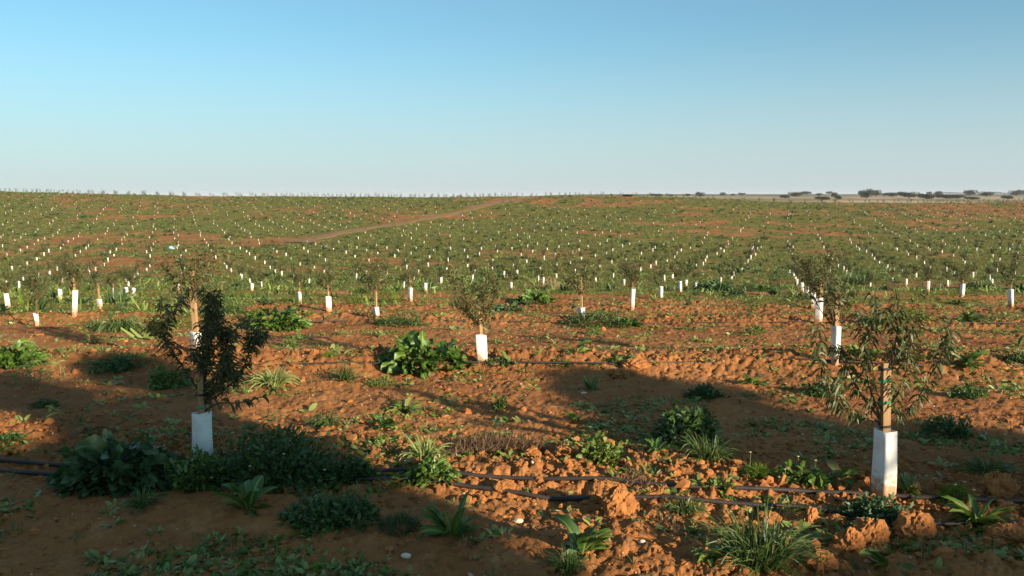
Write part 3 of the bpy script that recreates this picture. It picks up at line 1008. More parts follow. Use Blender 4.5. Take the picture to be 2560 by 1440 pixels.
def m_bush(rg, w, h, n, mat, ll=0.05, lw=0.5, flat=1.0, stems=36):
    n = int(n * 1.5); ll = ll * 0.78
    d = sph(rg, n, 0.0, 1.0)
    r = rg.uniform(0.35, 1.0, n) ** 0.6
    lump = 0.62 + 0.66 * vnoise(d[:, 0] * 2.6 + rg.uniform(0, 50), d[:, 1] * 2.6 + d[:, 2] * 2, 3)
    P = d * r[:, None] * lump[:, None] * np.array([w / 2, w / 2 * 0.72, h])
    D = nrm(d * 0.8 + sph(rg, n) * 0.9 + np.array([0, 0, 0.2]))
    L = ll * rg.uniform(0.6, 1.35, n)
    V, F, A = leaves(rg, P, D, L, L * lw, 0.7, 3, 3, 0.9, 0.35, 0.05, 'oval')
    mb = MB().add(V, F, 0, A)
    for k in rg.integers(0, n, stems):
        q = P[k]
        mb.add(*tube(curve([(q[0] * .1, q[1] * .1, -.02), (q[0] * .5, q[1] * .5, q[2] * .65), q], 6), np.linspace(0.005, 0.002, 6), 4, False), 0)
    return mb, mat

def m_feather(rg, w, h, n, mat):
    d = sph(rg, n, 0.02, 1)
    P = d * (rg.uniform(0.25, 1, n) ** 0.5)[:, None] * np.array([w / 2, w / 2 * 0.8, h])
    D = nrm(d + sph(rg, n) * 0.9)
    V, F, A = leaves(rg, P, D, rg.uniform(0.025, 0.06, n), 0.005, 0.4, 2, 2, 1.0, 0, 0, 'blade')
    return MB().add(V, F, 0), mat

def m_dry(rg, w, h, n, mat):
    x = rg.uniform(-0.5, 0.5, n)
    prof = np.sqrt(np.maximum(0, 1 - (2 * x) ** 2))
    P = np.stack([x * w, rg.normal(0, 0.07, n), rg.uniform(0, 0.45, n) * h * prof], -1)
    D = nrm(sph(rg, n, 0.0, 1) * 0.9 + np.array([0.55, -0.1, 0.55]))
    V, F, A = leaves(rg, P, D, h * rg.uniform(0.35, 0.75, n), 0.0055, 0.3, 3, 2, 1, 0, 0, 'blade')
    return MB().add(V, F, 0), mat

def m_stalk(rg, w, h, n, mat):
    """a few thin upright stems with sparse feathery leaflets"""
    mb = MB()
    for k in range(n):
        x, y = rg.uniform(-w / 2, w / 2) * (n > 1), rg.normal(0, 0.08) * (n > 1)
        hh = h * rg.uniform(0.6, 1.0)
        pts = curve([(x, y, -0.02), (x + rg.normal(0, .02), y, hh * .5), (x + rg.normal(0, .05), y, hh)], 10)
        mb.add(*tube(pts, np.linspace(0.005, 0.002, 10), 4, False), 0)
        nl = int(16 * hh / 0.4)
        i = rg.integers(3, 10, nl)
        V, F, A = leaves(rg, pts[i], sph(rg, nl, -0.3, 0.8), rg.uniform(0.04, 0.13, nl), 0.014, 1.0, 4, 2, 1, 0, 0, 'lance')
        mb.add(V, F, 0)
    return mb, mat

PLANTS = [
 # px, py (base), w px, h px, kind, n, mat, name, category, label, kwargs
 (300, 1205, 390, 195, 'broad', 150, M_blue, 'dock_plant', 'dock', 'huge shaded dock clump with big bluish leaves left of the shaded sapling', dict(leafw=0.55, lo=2, tall=0.78)),
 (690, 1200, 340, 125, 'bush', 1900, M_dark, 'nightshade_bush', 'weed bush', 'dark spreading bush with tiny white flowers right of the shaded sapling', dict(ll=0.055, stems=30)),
 (492, 1212, 150, 84, 'bush', 420, M_broad, 'nightshade_bush', 'weed bush', 'leafy bush in shade at the foot of the shaded sapling sleeve', dict(ll=0.07)),
 (1058, 909, 235, 112, 'broad', 62, M_broad, 'dock_plant', 'dock', 'big glossy bright green dock clump in sun beside a sleeved sapling', dict(leafw=0.46, ripple=0.14)),
 (703, 822, 150, 82, 'broad', 90, M_broad, 'dock_plant', 'dock', 'dense round dock clump on red soil in the middle left', dict(leafw=0.36)),
 (35, 907, 165, 74, 'broad', 110, M_broad, 'dock_plant', 'dock', 'wide leafy clump cut by the left edge of the view', dict(leafw=0.40, lo=20)),
 (300, 825, 92, 66, 'grass', 420, M_grass, 'grass_mound', 'grass', 'tall drooping grass mound leaning to one side on the left slope', dict(bend=3.0, bw=0.017, spread=0.28)),
 (245, 818, 60, 34, 'grass', 150, M_grass, 'grass_mound', 'grass', 'low grass tuft against the drooping grass mound', dict(bend=1.8, bw=0.014)),
 (1335, 757, 110, 46, 'broad', 70, M_broad, 'dock_plant', 'dock', 'dark green dock clump behind the bushy middle sapling', dict(leafw=0.36)),
 (1272, 777, 84, 42, 'broad', 50, M_blue, 'dock_plant', 'dock', 'greyish dock clump nestled at right of the bushy middle sapling', dict(leafw=0.32)),
 (1380, 722, 40, 24, 'grass', 260, M_straw, 'dry_tuft', 'dry grass', 'pale straw coloured dry tuft on the crest', dict(bend=0.8, bw=0.02, spread=0.3)),
 (1500, 812, 190, 34, 'bush', 900, M_dark, 'creeping_weed', 'weed', 'dark low creeping mat at the foot of the wide-crowned sapling', dict(ll=0.055)),
 (1575, 812, 90, 24, 'rosette', 26, M_broad, 'weed_rosette', 'weed', 'light rosette at the right end of the dark creeping mat', {}),
 (1485, 838, 50, 24, 'bush', 110, M_broad, 'creeping_weed', 'weed', 'small green weed just below the dark creeping mat', dict(ll=0.05)),
 (1000, 815, 150, 30, 'bush', 620, M_dark, 'creeping_weed', 'weed', 'dark creeping weed behind the big glossy dock clump', dict(ll=0.055)),
 (1790, 727, 110, 44, 'broad', 80, M_blue, 'dock_plant', 'dock', 'bluish weed clump on the red crest right of the middle', dict(leafw=0.34)),
 (1835, 740, 70, 30, 'broad', 44, M_blue, 'dock_plant', 'dock', 'lower bluish weed clump joined to the larger one on the crest', dict(leafw=0.34)),
 (1948, 726, 90, 72, 'bush', 650, M_dark, 'weed_bush', 'weed bush', 'rounded dark bush left of the line of overlapping sleeves', dict(ll=0.11, lw=0.3)),
 (1905, 728, 46, 22, 'rosette', 22, M_broad, 'weed_rosette', 'weed', 'leafy rosette at the left foot of the rounded dark bush', {}),
 (1995, 742, 50, 26, 'broad', 26, M_broad, 'dock_plant', 'dock', 'small bright weed at the left of the overlapping sleeves', {}),
 (2150, 712, 130, 56, 'grass', 380, M_grass, 'grass_mound', 'grass', 'long green grass tussock behind the nearest sunlit sapling', dict(bend=1.6, bw=0.03, spread=0.3)),
 (2455, 722, 58, 44, 'grass', 300, M_grass, 'grass_mound', 'grass', 'dark domed grass mound near the right edge on the crest', dict(bend=3.0, bw=0.03, spread=0.28)),
 (1868, 725, 60, 26, 'grass', 160, M_grass, 'grass_mound', 'grass', 'small grass tussock between bluish clump and rounded dark bush', dict(bend=1.6, bw=0.025)),
 (640, 800, 60, 26, 'bush', 200, M_cover, 'weed_bush', 'weed bush', 'grey green weed behind the shaded sapling left of the round dock clump', dict(ll=0.06)),
 (570, 782, 90, 44, 'bush', 330, M_dark, 'weed_bush', 'weed bush', 'soft weed bush seen right of the tall bushy sapling', dict(ll=0.09, lw=0.3)),
 (1565, 904, 105, 30, 'broad', 34, M_broad, 'dock_plant', 'dock', 'low glossy dock lying along the second row in the centre', dict(leafw=0.4, lo=5)),
 (1408, 907, 62, 30, 'broad', 18, M_broad, 'dock_plant', 'dock', 'small dock left of the low glossy dock in the second row', dict(leafw=0.42)),
 (1440, 880, 50, 34, 'rosette', 9, M_bright, 'weed_rosette', 'weed', 'bright weed with one upright lobed leaf above the second row', dict(leafw=0.4)),
 (1275, 905, 60, 34, 'rosette', 9, M_bright, 'weed_rosette', 'weed', 'broad lit leaf right of the middle sapling sleeve', dict(leafw=0.6)),
 (1250, 910, 90, 14, 'bush', 170, M_dark, 'creeping_weed', 'weed', 'low dark runner weed at the foot of the middle sapling', dict(ll=0.04)),
 (2150, 897, 90, 52, 'broad', 12, M_bright, 'dock_plant', 'dock', 'pale broad-leaved dock seen left through the nearest sunlit sapling', dict(leafw=0.7, lo=25)),
 (2275, 900, 80, 42, 'broad', 9, M_bright, 'dock_plant', 'dock', 'pale broad-leaved dock seen right of the sunlit stake', dict(leafw=0.75, lo=20)),
 (2412, 915, 96, 36, 'rosette', 22, M_broad, 'weed_rosette', 'weed', 'spiky lit rosette on the second row at the right', {}),
 (2545, 905, 70, 30, 'bush', 200, M_dark, 'creeping_weed', 'weed', 'dark weed on the second row at the right edge', dict(ll=0.05)),
 (2545, 862, 40, 24, 'rosette', 14, M_bright, 'weed_rosette', 'weed', 'little bright rosette behind the second row at the right edge', {}),
 (1890, 835, 56, 26, 'bush', 130, M_broad, 'creeping_weed', 'weed', 'green weed patch left of the broad white sleeve, below the hose', dict(ll=0.05)),
 (1760, 990, 110, 30, 'bush', 360, M_dark, 'creeping_weed', 'weed', 'low weed at the top edge of the big right shadow', dict(ll=0.05)),
 (1880, 962, 74, 26, 'rosette', 20, M_broad, 'weed_rosette', 'weed', 'lit rosette just above the big right shadow', {}),
 (1478, 972, 52, 34, 'rosette', 16, M_broad, 'weed_rosette', 'weed', 'upright rosette at the left end of the big right shadow', dict(bend=0.6)),
 (1440, 1055, 66, 30, 'rosette', 18, M_broad, 'weed_rosette', 'weed', 'narrow-leaved rosette alone on the bare inter-row below the middle', {}),
 (1012, 1028, 110, 30, 'rosette', 30, M_bright, 'weed_rosette', 'weed', 'flat many-leaved rosette in the middle of the bare inter-row', {}),
 (952, 1068, 92, 34, 'rosette', 28, M_broad, 'weed_rosette', 'weed', 'round flat rosette nearest below the many-leaved one', {}),
 (812, 1064, 110, 32, 'grass', 130, M_grass, 'grass_tuft', 'grass', 'grass tuft with dark dry stems right of the shaded sapling', dict(bw=0.012)),
 (685, 962, 120, 40, 'grass', 170, M_bright, 'grass_tuft', 'grass', 'leafy bright grass tuft beside the shaded sapling crown', dict(bw=0.02, bend=1.2)),
 (862, 950, 80, 40, 'grass', 130, M_grass, 'grass_tuft', 'grass', 'spiky grass tuft in front of the big glossy dock clump', dict(bw=0.011, bend=1.0)),
 (955, 962, 78, 28, 'bush', 210, M_bright, 'creeping_weed', 'weed', 'yellowish small-leaved weed below the big glossy dock clump', dict(ll=0.035)),
 (1250, 1022, 40, 34, 'bush', 110, M_dark, 'creeping_weed', 'weed', 'little dark weed within the forked sapling shadow', dict(ll=0.05)),
 (1272, 1056, 46, 22, 'rosette', 16, M_broad, 'weed_rosette', 'weed', 'small rosette at the tip of the forked sapling shadow', {}),
 (728, 866, 50, 32, 'bush', 120, M_broad, 'creeping_weed', 'weed', 'green weed below the round dock clump', dict(ll=0.045)),
 (822, 890, 36, 16, 'feather', 400, M_feather, 'feathery_weed', 'weed', 'tiny feathery cushion casting a black shadow left of the glossy dock', {}),
 (90, 962, 110, 62, 'stalk', 14, M_bright, 'fern_weed', 'weed', 'ferny grey green plant on the lit bank at the left edge', {}),
 (152, 1065, 12, 92, 'stalk', 1, M_dark, 'fern_weed', 'weed', 'single dark upright weed stem on the left bank', {}),
 (110, 1016, 80, 22, 'bush', 190, M_dark, 'creeping_weed', 'weed', 'low weed just below the ferny plant on the left bank', dict(ll=0.035)),
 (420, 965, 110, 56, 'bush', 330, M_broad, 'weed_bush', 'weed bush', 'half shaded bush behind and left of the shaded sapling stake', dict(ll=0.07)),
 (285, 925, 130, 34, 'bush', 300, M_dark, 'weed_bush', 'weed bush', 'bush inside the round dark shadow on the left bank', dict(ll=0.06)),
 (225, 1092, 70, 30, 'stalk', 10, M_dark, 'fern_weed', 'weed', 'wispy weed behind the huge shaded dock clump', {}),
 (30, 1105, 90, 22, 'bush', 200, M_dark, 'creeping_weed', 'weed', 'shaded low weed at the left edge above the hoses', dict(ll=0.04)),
 (1240, 1122, 235, 56, 'dry', 1500, M_dry, 'dry_shrub', 'dry shrub', 'long brown dry shrub lying on the nearest planted row', {}),
 (1110, 1125, 110, 34, 'dry', 380, M_dry, 'dry_shrub', 'dry shrub', 'smaller dry brush at the left end of the long brown dry shrub', {}),
 (1078, 988, 16, 84, 'stalk', 1, M_dry, 'dead_weed', 'dead weed', 'single thin dry upright stem on the bare inter-row', {}),
 (1062, 1150, 110, 60, 'grass', 110, M_bright, 'grass_tuft', 'grass', 'bright leafy grass tuft left of the dry shrub on the nearest row', dict(bw=0.02, bend=1.4)),
 (1070, 1205, 140, 46, 'bush', 250, M_broad, 'creeping_weed', 'weed', 'green weed over the upper hose left of the middle', dict(ll=0.07)),
 (880, 1200, 110, 50, 'bush', 300, M_dark, 'weed_bush', 'weed bush', 'shaded weed where the upper hose emerges', dict(ll=0.06)),
 (1500, 1150, 120, 66, 'bush', 260, M_bright, 'weed_bush', 'weed bush', 'crinkly lit weed right of the dry shrub on the nearest row', dict(ll=0.055, lw=0.7)),
 (1640, 1142, 110, 30, 'rosette', 22, M_broad, 'weed_rosette', 'weed', 'half lit rosette on the nearest row, right of the crinkly weed', {}),
 (1585, 1210, 60, 40, 'dry', 130, M_dry, 'dry_shrub', 'dry shrub', 'tiny dry branched tuft growing through the upper hose', {}),
 (1710, 1110, 190, 84, 'bush', 760, M_dark, 'weed_bush', 'weed bush', 'dark rounded weed bush in the big right shadow', dict(ll=0.075)),
 (1768, 1152, 160, 60, 'grass', 220, M_grass, 'grass_tuft', 'grass', 'arching grass tuft at the foot of the dark rounded weed bush', dict(bw=0.010, bend=1.2)),
 (1892, 1190, 96, 46, 'feather', 1500, M_feather, 'feathery_weed', 'weed', 'vivid yellow green feathery cushion with one white daisy', {}),
 (1805, 1222, 130, 62, 'broad', 30, M_bright, 'weed_clump', 'weed', 'pale leafy weed on the nearest row left of the feathery cushion', dict(leafw=0.45)),
 (2010, 1202, 150, 48, 'bush', 260, M_broad, 'weed_clump', 'weed', 'half shaded weed with white seed heads left of the sunlit sleeve', dict(ll=0.075)),
 (2100, 1198, 90, 40, 'rosette', 7, M_bright, 'weed_rosette', 'weed', 'upright pale leaves just left of the sunlit sleeve', dict(leafw=0.5)),
 (1950, 1262, 170, 56, 'broad', 38, M_broad, 'dock_plant', 'dock', 'long-leaved dock between the hoses before the sunlit sleeve', dict(leafw=0.3, lo=6)),
 (2195, 1296, 220, 62, 'bush', 760, M_blue, 'nightshade_bush', 'weed bush', 'grey green small-leaved bush at the foot of the sunlit sleeve', dict(ll=0.05)),
 (2142, 1262, 50, 56, 'rosette', 5, M_broad, 'weed_rosette', 'weed', 'tall single leaf standing before the sunlit sleeve', dict(leafw=0.42, bend=0.5)),
 (2272, 1226, 100, 40, 'rosette', 16, M_bright, 'weed_rosette', 'weed', 'pale rosette touching the right side of the sunlit sleeve', {}),
 (2445, 1296, 140, 66, 'rosette', 34, M_bright, 'weed_rosette', 'weed', 'large lit rosette by the hose end at the right', {}),
 (2388, 1246, 84, 44, 'feather', 1100, M_feather, 'feathery_weed', 'weed', 'shaded feathery cushion with daisies right of the sunlit sleeve', {}),
 (2400, 1330, 70, 50, 'rosette', 12, M_broad, 'weed_rosette', 'weed', 'ragged weed below the large lit rosette', {}),
 (2370, 1085, 150, 50, 'bush', 420, M_dark, 'weed_bush', 'weed bush', 'weed bush in shade behind the sunlit sleeve, to its right', dict(ll=0.05)),
 (2470, 1180, 170, 50, 'grass', 240, M_grass, 'grass_tuft', 'grass', 'shaded grass tuft near the right edge behind the clods', dict(bw=0.011)),
 (2420, 990, 90, 30, 'bush', 240, M_dark, 'creeping_weed', 'weed', 'weed on lit soil right of the sunlit sapling crown', dict(ll=0.05)),
 (2060, 985, 100, 34, 'bush', 460, M_dark, 'creeping_weed', 'weed', 'low weed behind the drooping left limb of the sunlit sapling', dict(ll=0.05)),
 (1900, 1400, 280, 98, 'grass', 420, M_grass, 'grass_tuft', 'grass', 'largest arching grass tuft in front at the lower right', dict(bw=0.0125, bend=1.1, spread=0.2)),
 (1455, 1388, 150, 78, 'rosette', 15, M_broad, 'weed_rosette', 'weed', 'big glossy rosette in front, left of the white stone', dict(leafw=0.36)),
 (1420, 1425, 130, 60, 'grass', 180, M_grass, 'grass_tuft', 'grass', 'thin grass right in front of the big glossy rosette', dict(bw=0.007)),
 (1132, 1342, 140, 84, 'rosette', 30, M_broad, 'weed_rosette', 'weed', 'half shaded many-leaved rosette at the shadow edge in front', dict(leafw=0.22, bend=0.8)),
 (622, 1278, 130, 58, 'rosette', 20, M_broad, 'weed_rosette', 'weed', 'shaded lobed rosette in front of the dark spreading bush', dict(leafw=0.32)),
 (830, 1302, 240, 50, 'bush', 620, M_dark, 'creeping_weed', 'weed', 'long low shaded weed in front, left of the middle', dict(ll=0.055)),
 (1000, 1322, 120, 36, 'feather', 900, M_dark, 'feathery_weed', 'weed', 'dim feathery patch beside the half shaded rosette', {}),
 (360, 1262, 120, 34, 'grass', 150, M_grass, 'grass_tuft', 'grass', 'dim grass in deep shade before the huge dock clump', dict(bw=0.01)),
 (1710, 1282, 130, 40, 'grass', 170, M_grass, 'grass_tuft', 'grass', 'lit grass growing over the lower hose', dict(bw=0.009)),
 (1660, 1300, 60, 26, 'dry', 90, M_straw, 'dry_tuft', 'dry grass', 'sparse dry grass right of the largest soil lump', {}),
 (2222, 1405, 130, 66, 'rosette', 9, M_bright, 'weed_rosette', 'weed', 'pale few-leaved weed below the clods in the right corner', dict(leafw=0.4)),
 (1770, 1400, 110, 40, 'rosette', 26, M_bright, 'weed_rosette', 'weed', 'yellowish rosette left of the largest grass tuft', {}),
 (1325, 1232, 30, 22, 'rosette', 8, M_bright, 'weed_rosette', 'weed', 'tiny bright seedling between the two hoses', {}),
 (1350, 1290, 44, 20, 'rosette', 10, M_broad, 'weed_rosette', 'weed', 'tiny weed below the lower hose in the sun', {}),
 (2290, 800, 100, 34, 'bush', 300, M_cover, 'weed_bush', 'weed bush', 'grey green weed behind the slim narrow-sleeved sapling', dict(ll=0.05)),
 (2190, 812, 120, 30, 'grass', 160, M_grass, 'grass_tuft', 'grass', 'grass patch right of the long bare yellow stake', dict(bw=0.016)),
 (2420, 800, 90, 24, 'rosette', 24, M_bright, 'weed_rosette', 'weed', 'lit rosette on the third row near the right', {}),
 (1100, 770, 36, 16, 'rosette', 14, M_broad, 'weed_rosette', 'weed', 'small weed on bare soil left of the bushy middle sapling', {}),
 (890, 760, 60, 40, 'bush', 330, M_cover, 'weed_bush', 'weed bush', 'twiggy olive bush on the crest left of the leaning sapling', dict(ll=0.06, lw=0.25)),
 (970, 757, 80, 52, 'bush', 420, M_cover, 'weed_bush', 'weed bush', 'taller leafy bush right behind the leaning sapling', dict(ll=0.08, lw=0.3)),
 (60, 870, 60, 30, 'grass', 90, M_bright, 'grass_tuft', 'grass', 'bright grass on top of the left edge clump', dict(bw=0.015)),
 (230, 855, 40, 42, 'stalk', 3, M_broad, 'fern_weed', 'weed', 'thin leafy stem on the lit bank above the round dark shadow', {}),
 (330, 905, 130, 26, 'bush', 280, M_bright, 'creeping_weed', 'weed', 'yellow green low weed along the top of the round dark shadow', dict(ll=0.04)),
]
MAKE = dict(broad=m_broad, bush=m_bush, grass=m_grass, rosette=m_rosette, feather=m_feather, dry=m_dry, stalk=m_stalk)
PLANT_OBJ = {}
for k, (px, py, w, h, kind, n, mat, name, cat, lab, kw) in enumerate(PLANTS):
    rg = np.random.default_rng(1000 + k)
    p = at(px, py)
    m = p[1] / FPX
    if kind == 'broad': n = int(n * (2.3 if w > 100 else 1.7))
    mb, mm = MAKE[kind](rg, w * m, h * m, n, mat, **kw)
    o = mb.build(name, mm, None, (p[0], p[1], gz(p[0], p[1]) - 0.015))
    tag(o, lab, cat, 'weeds between the rows')
    PLANT_OBJ[lab] = o

def daisies(parent, pts, r=0.014, stem=0.0):
    for x, y, z in pts:
        mb = MB()
        a = np.linspace(0, 2 * math.pi, 9)[:-1]
        D = dirs_from(a, np.full(8, 0.25))
        V, F, A = leaves(np.random.default_rng(3), np.zeros((8, 3)), D, r, r * 0.6, 0.3, 2, 2, 0.1, 0, 0, 'oval')
        mb.add(V, F, 0)
        mb.add(*box((0, 0, 0.003), (r * .25, r * .25, 0.003)), 1)
        if stem:
            mb.add(*tube([(0, 0, -stem), (0.003, 0, 0)], 0.0018, 4, False), 2)
        mb.build('flower', [M_petal, M_yellow, M_bright], parent, (x, y, z))
for lab, pts, stem in (
    ('vivid yellow green feathery cushion with one white daisy', [(-0.06, -0.02, 0.24)], 0.12),
    ('shaded feathery cushion with daisies right of the sunlit sleeve', [(-0.02, -.03, .14), (.06, 0, .15), (.1, -.05, .11)], 0.03),
    ('dark spreading bush with tiny white flowers right of the shaded sapling', [(-.1, -.3, .24), (.12, -.2, .30), (.42, -.2, .18), (-.42, -.2, .12)], 0.02),
    ('half shaded weed with white seed heads left of the sunlit sleeve', [(-.05, 0, .24), (.08, 0, .21), (-.15, -.02, .15), (-.2, -.05, .10)], 0.06)):
    daisies(PLANT_OBJ[lab], pts, 0.012, stem)

# ------------------------------------------------------------------ uncountable low weeds and ground cover
def cover(name, label, rg, x, y, size, nl, mat, nseg=2, ncol=2, elo=10, ehi=75, lw=0.28, bend=0.8, exact=True):
    N = len(x)
    z = ground_z(x, y) + (detail(x, y) if exact else 0)
    R = np.repeat(np.arange(N), nl)
    a = rg.uniform(0, 2 * math.pi, N * nl)
    e = np.radians(rg.uniform(elo, ehi, N * nl))
    L = size[R] * rg.uniform(0.6, 1.25, N * nl)
    base = np.stack([x[R], y[R], z[R] - 0.01], -1) + np.stack([np.cos(a), np.sin(a), 0 * a], -1) * (size[R] * rg.uniform(0, 0.5, N * nl))[:, None]
    V, F, A = leaves(rg, base, dirs_from(a + rg.normal(0, 0.5, N * nl), e), L, L * lw * rg.uniform(0.7, 1.3, N * nl), bend, nseg, ncol, 0.5, 0.3 if ncol > 2 else 0, 0, 'oval')
    o = MB().add(V, F, 0, A if ncol > 2 else None).build(name, mat)
    return tag(o, label, None, None, 'stuff')

def in_poly(px, py, poly):
    inside = np.zeros(px.shape, bool)
    n = len(poly)
    for i in range(n):
        x1, y1 = poly[i]
        x2, y2 = poly[(i + 1) % n]
        c = ((y1 > py) != (y2 > py)) & (px < (x2 - x1) * (py - y1) / (y2 - y1 + 1e-9) + x1)
        inside ^= c
    return inside

def track_far(x, y, d=2.9):
    ok = np.ones(len(x), bool)
    sel = y > 90
    if sel.any():
        D = np.min(np.hypot(x[sel][:, None] - TRACK[None, ::3, 0], y[sel][:, None] - TRACK[None, ::3, 1]), 1)
        ok[sel] = D > d
    return ok

rg = np.random.default_rng(77)
n = 22000
y = rg.uniform(3.2, 34, n); x = rg.uniform(-0.78, 0.78, n) * (y + 1.5)
dv, k_ = rowdist(x, y)
pr = 0.10 + 1.3 * fbm(x / 1.6, y / 1.6, 201, 3) ** 3 + 0.5 * green(x, y) + 0.18 * np.exp(-(dv / 0.6) ** 2)
keep = rg.random(n) < pr * (0.30 + 0.70 * smooth(7, 20, y))
x, y = x[keep], y[keep]
third = rg.integers(0, 3, len(x)); print('low weeds', len(x))
for q, (nm, lb, mt, lw_, eh) in enumerate((('low_weeds', 'scattered small green seedlings on the red soil', M_broad, 0.34, 55),
                                  ('low_grass', 'scattered thin grass sprigs on the red soil', M_grass, 0.09, 80),
                                  ('small_weeds', 'scattered yellowish small weeds on the red soil', M_bright, 0.42, 60))):
    s_ = third == q
    sz = np.minimum(rg.lognormal(-2.75, 0.42, s_.sum()) * (1.25 if q == 1 else 0.9), np.where(y[s_] < 7.5, 0.085, 0.12))
    cover(nm, lb, rg, x[s_], y[s_], sz, 11, mt, 3, 2, 8, eh, lw_)

n = 300000
y = np.sqrt(rg.uniform(13 ** 2, 246 ** 2, n)); x = rg.uniform(-0.74, 0.74, n) * (y + 4)
g = green(x, y)
keep = (rg.random(n) < (g * 0.55 + 0.02) * smooth(12 , 34, y + 14 * smooth(-0.1, -0.4, x / y))) & track_far(x, y)
x, y = x[keep], y[keep]
sz = rg.lognormal(-1.90, 0.42, len(x))
h3 = rg.integers(0, 3, len(x)); print('cover tufts', len(x))
for q, (nm, mt, lw_, eh) in enumerate((('ground_cover', M_cover, 0.40, 60), ('field_grass', M_grass, 0.22, 80), ('field_weeds', M_broad, 0.45, 60))):
    s_ = h3 == q
    cover(nm, ('green low weeds covering the field', 'soft field grass between the rows', 'broad-leaved weeds over the hillside')[q], rg, x[s_], y[s_], sz[s_], 6, mt, 1, 2, 10, eh, lw_, 0.5)
n = 120000
y = 4.6 + 30 * rg.random(n) ** 1.25; x = rg.uniform(-0.74, 0.74, n) * (y + 1.5)
dv, k_ = rowdist(x, y)
pn = fbm(x / 1.1, y / 0.8, 601, 4) + 0.07 * np.exp(-((dv - .1) / 0.55) ** 2) + 0.06 * green(x, y) + 0.10 * smooth(13, 26, y)
keep = rg.random(n) < smooth(0.57, 0.70, pn) * 0.8
x, y = x[keep], y[keep]
h3 = rg.integers(0, 3, len(x))
for q, (nm, mt, lw_, eh) in enumerate((('weed_patches', M_cover, 0.45, 45), ('grass_patches', M_grass, 0.12, 75), ('leafy_patches', M_broad, 0.5, 50))):
    s_ = h3 == q
    cover(nm, ('ragged low weed patches on the red soil', 'thin grass patches on the red soil', 'small leafy patches on the red soil')[q], rg, x[s_], y[s_], np.minimum(rg.lognormal(-3.1, 0.42, s_.sum()), 0.075), 6, mt, 2, 2, 8, eh, lw_, 0.6)
# larger weed clumps further off
n = 9000
y = np.sqrt(rg.uniform(20 ** 2, 240 ** 2, n)); x = rg.uniform(-0.72, 0.72, n) * (y + 4)
keep = (rg.random(n) < (0.12 + 0.75 * green(x, y)) * fbm(x / 9, y / 12, 301, 2) * 1.1) & track_far(x, y, 3.4)
x, y = x[keep], y[keep]
cover('weed_clumps', 'darker knee-high weed clumps dotted over the field', rg, x, y, rg.lognormal(-1.3, 0.3, len(x)), 26, M_clump, 2, 2, 15, 85, 0.26, 0.9)

n = 14000
y = 3.0 + 22 * rg.random(n) ** 1.5; x = rg.uniform(-0.72, 0.72, n) * (y + 1.2)
dv, k_ = rowdist(x, y)
keep = rg.random(n) < (0.03 + 0.55 * np.exp(-(dv / 0.42) ** 2)) * fbm(x * 1.1, y * 1.1, 501, 3) ** 2 * 2.2
x, y = x[keep], y[keep]
cover('dry_litter', 'short dry stalks and straw littering the planted rows', rg, x, y, rg.uniform(0.04, 0.13, len(x)), 4, M_dry, 3, 2, 0, 28, 0.07, 0.2)

# ------------------------------------------------------------------ crumbs, pebbles, clods, stones
def lumps(name, label, rg, x, y, size, mat, sink=0.25, hi=False):
    N = len(x)
    if hi:
        pass
    O = np.array([[1, 0, 0], [0, 1, 0], [-1, 0, 0], [0, -1, 0]], float)
    k = 0.78
    ring = np.array([[math.cos(a), math.sin(a), 0] for a in np.linspace(0, 2 * math.pi, 7)[:-1]])
    T = np.vstack([ring * 0.95 + [0, 0, -0.3], ring * 0.85 @ np.array([[.87, .5, 0], [-.5, .87, 0], [0, 0, 1]]) + [0, 0, 0.38], [[0, 0, 0.75], [0, 0, -0.75]]])
    q = []
    for i in range(6):
        j = (i + 1) % 6
        q.append([i, j, 6 + j, 6 + i])
    for i in range(0, 6, 2):
        q.append([12, 6 + i, 6 + (i + 1) % 6, 6 + (i + 2) % 6])
        q.append([13, (i + 2) % 6, (i + 1) % 6, i])
    q = np.array(q)
    m = len(T)
    ang = rg.uniform(0, 6.28, N)
    sc_ = size[:, None] * rg.uniform(0.6, 1.25, (N, 3))
    V = T[None] * sc_[:, None] * (1 + rg.normal(0, 0.16, (N, m, 1)))
    c, s = np.cos(ang)[:, None], np.sin(ang)[:, None]
    X, Y = V[..., 0] * c - V[..., 1] * s, V[..., 0] * s + V[..., 1] * c
    z = ground_z(x, y) + detail(x, y)
    V = np.stack([X + x[:, None], Y + y[:, None], V[..., 2] + (z + size * (0.5 - sink))[:, None]], -1)
    F = np.arange(N)[:, None, None] * m + q[None]
    o = MB().add(V.reshape(-1, 3), F.reshape(-1, 4)).build(name, mat, None, None, True)
    return tag(o, label, None, None, 'stuff')

n = 120000
y = 2.8 + 22 * rg.random(n) ** 1.9; x = rg.uniform(-0.75, 0.75, n) * (y + 1.2)
dv, k_ = rowdist(x, y)
keep = rg.random(n) < (0.12 + 0.6 * np.exp(-(dv / 0.7) ** 2) + 0.5 * (fbm(x * .7, y * .7, 401, 2) - .4)) * (0.55 + 0.8 * (k_ == 0) * smooth(-1, 2, x))
x, y = x[keep], y[keep]
lumps('soil_crumbs', 'loose red soil crumbs strewn over the ridges', rg, x, y, np.clip(rg.lognormal(-4.5, 0.55, len(x)), 0.005, 0.06), M_crumb)
n = 3600
y = 2.8 + 20 * rg.random(n) ** 1.6; x = rg.uniform(-0.75, 0.75, n) * (y + 1.2)
lumps('pale_gravel', 'pale pebbles scattered in the red soil', rg, x, y, np.clip(rg.lognormal(-4.85, 0.42, n), 0.004, 0.025), M_pebble, 0.35)

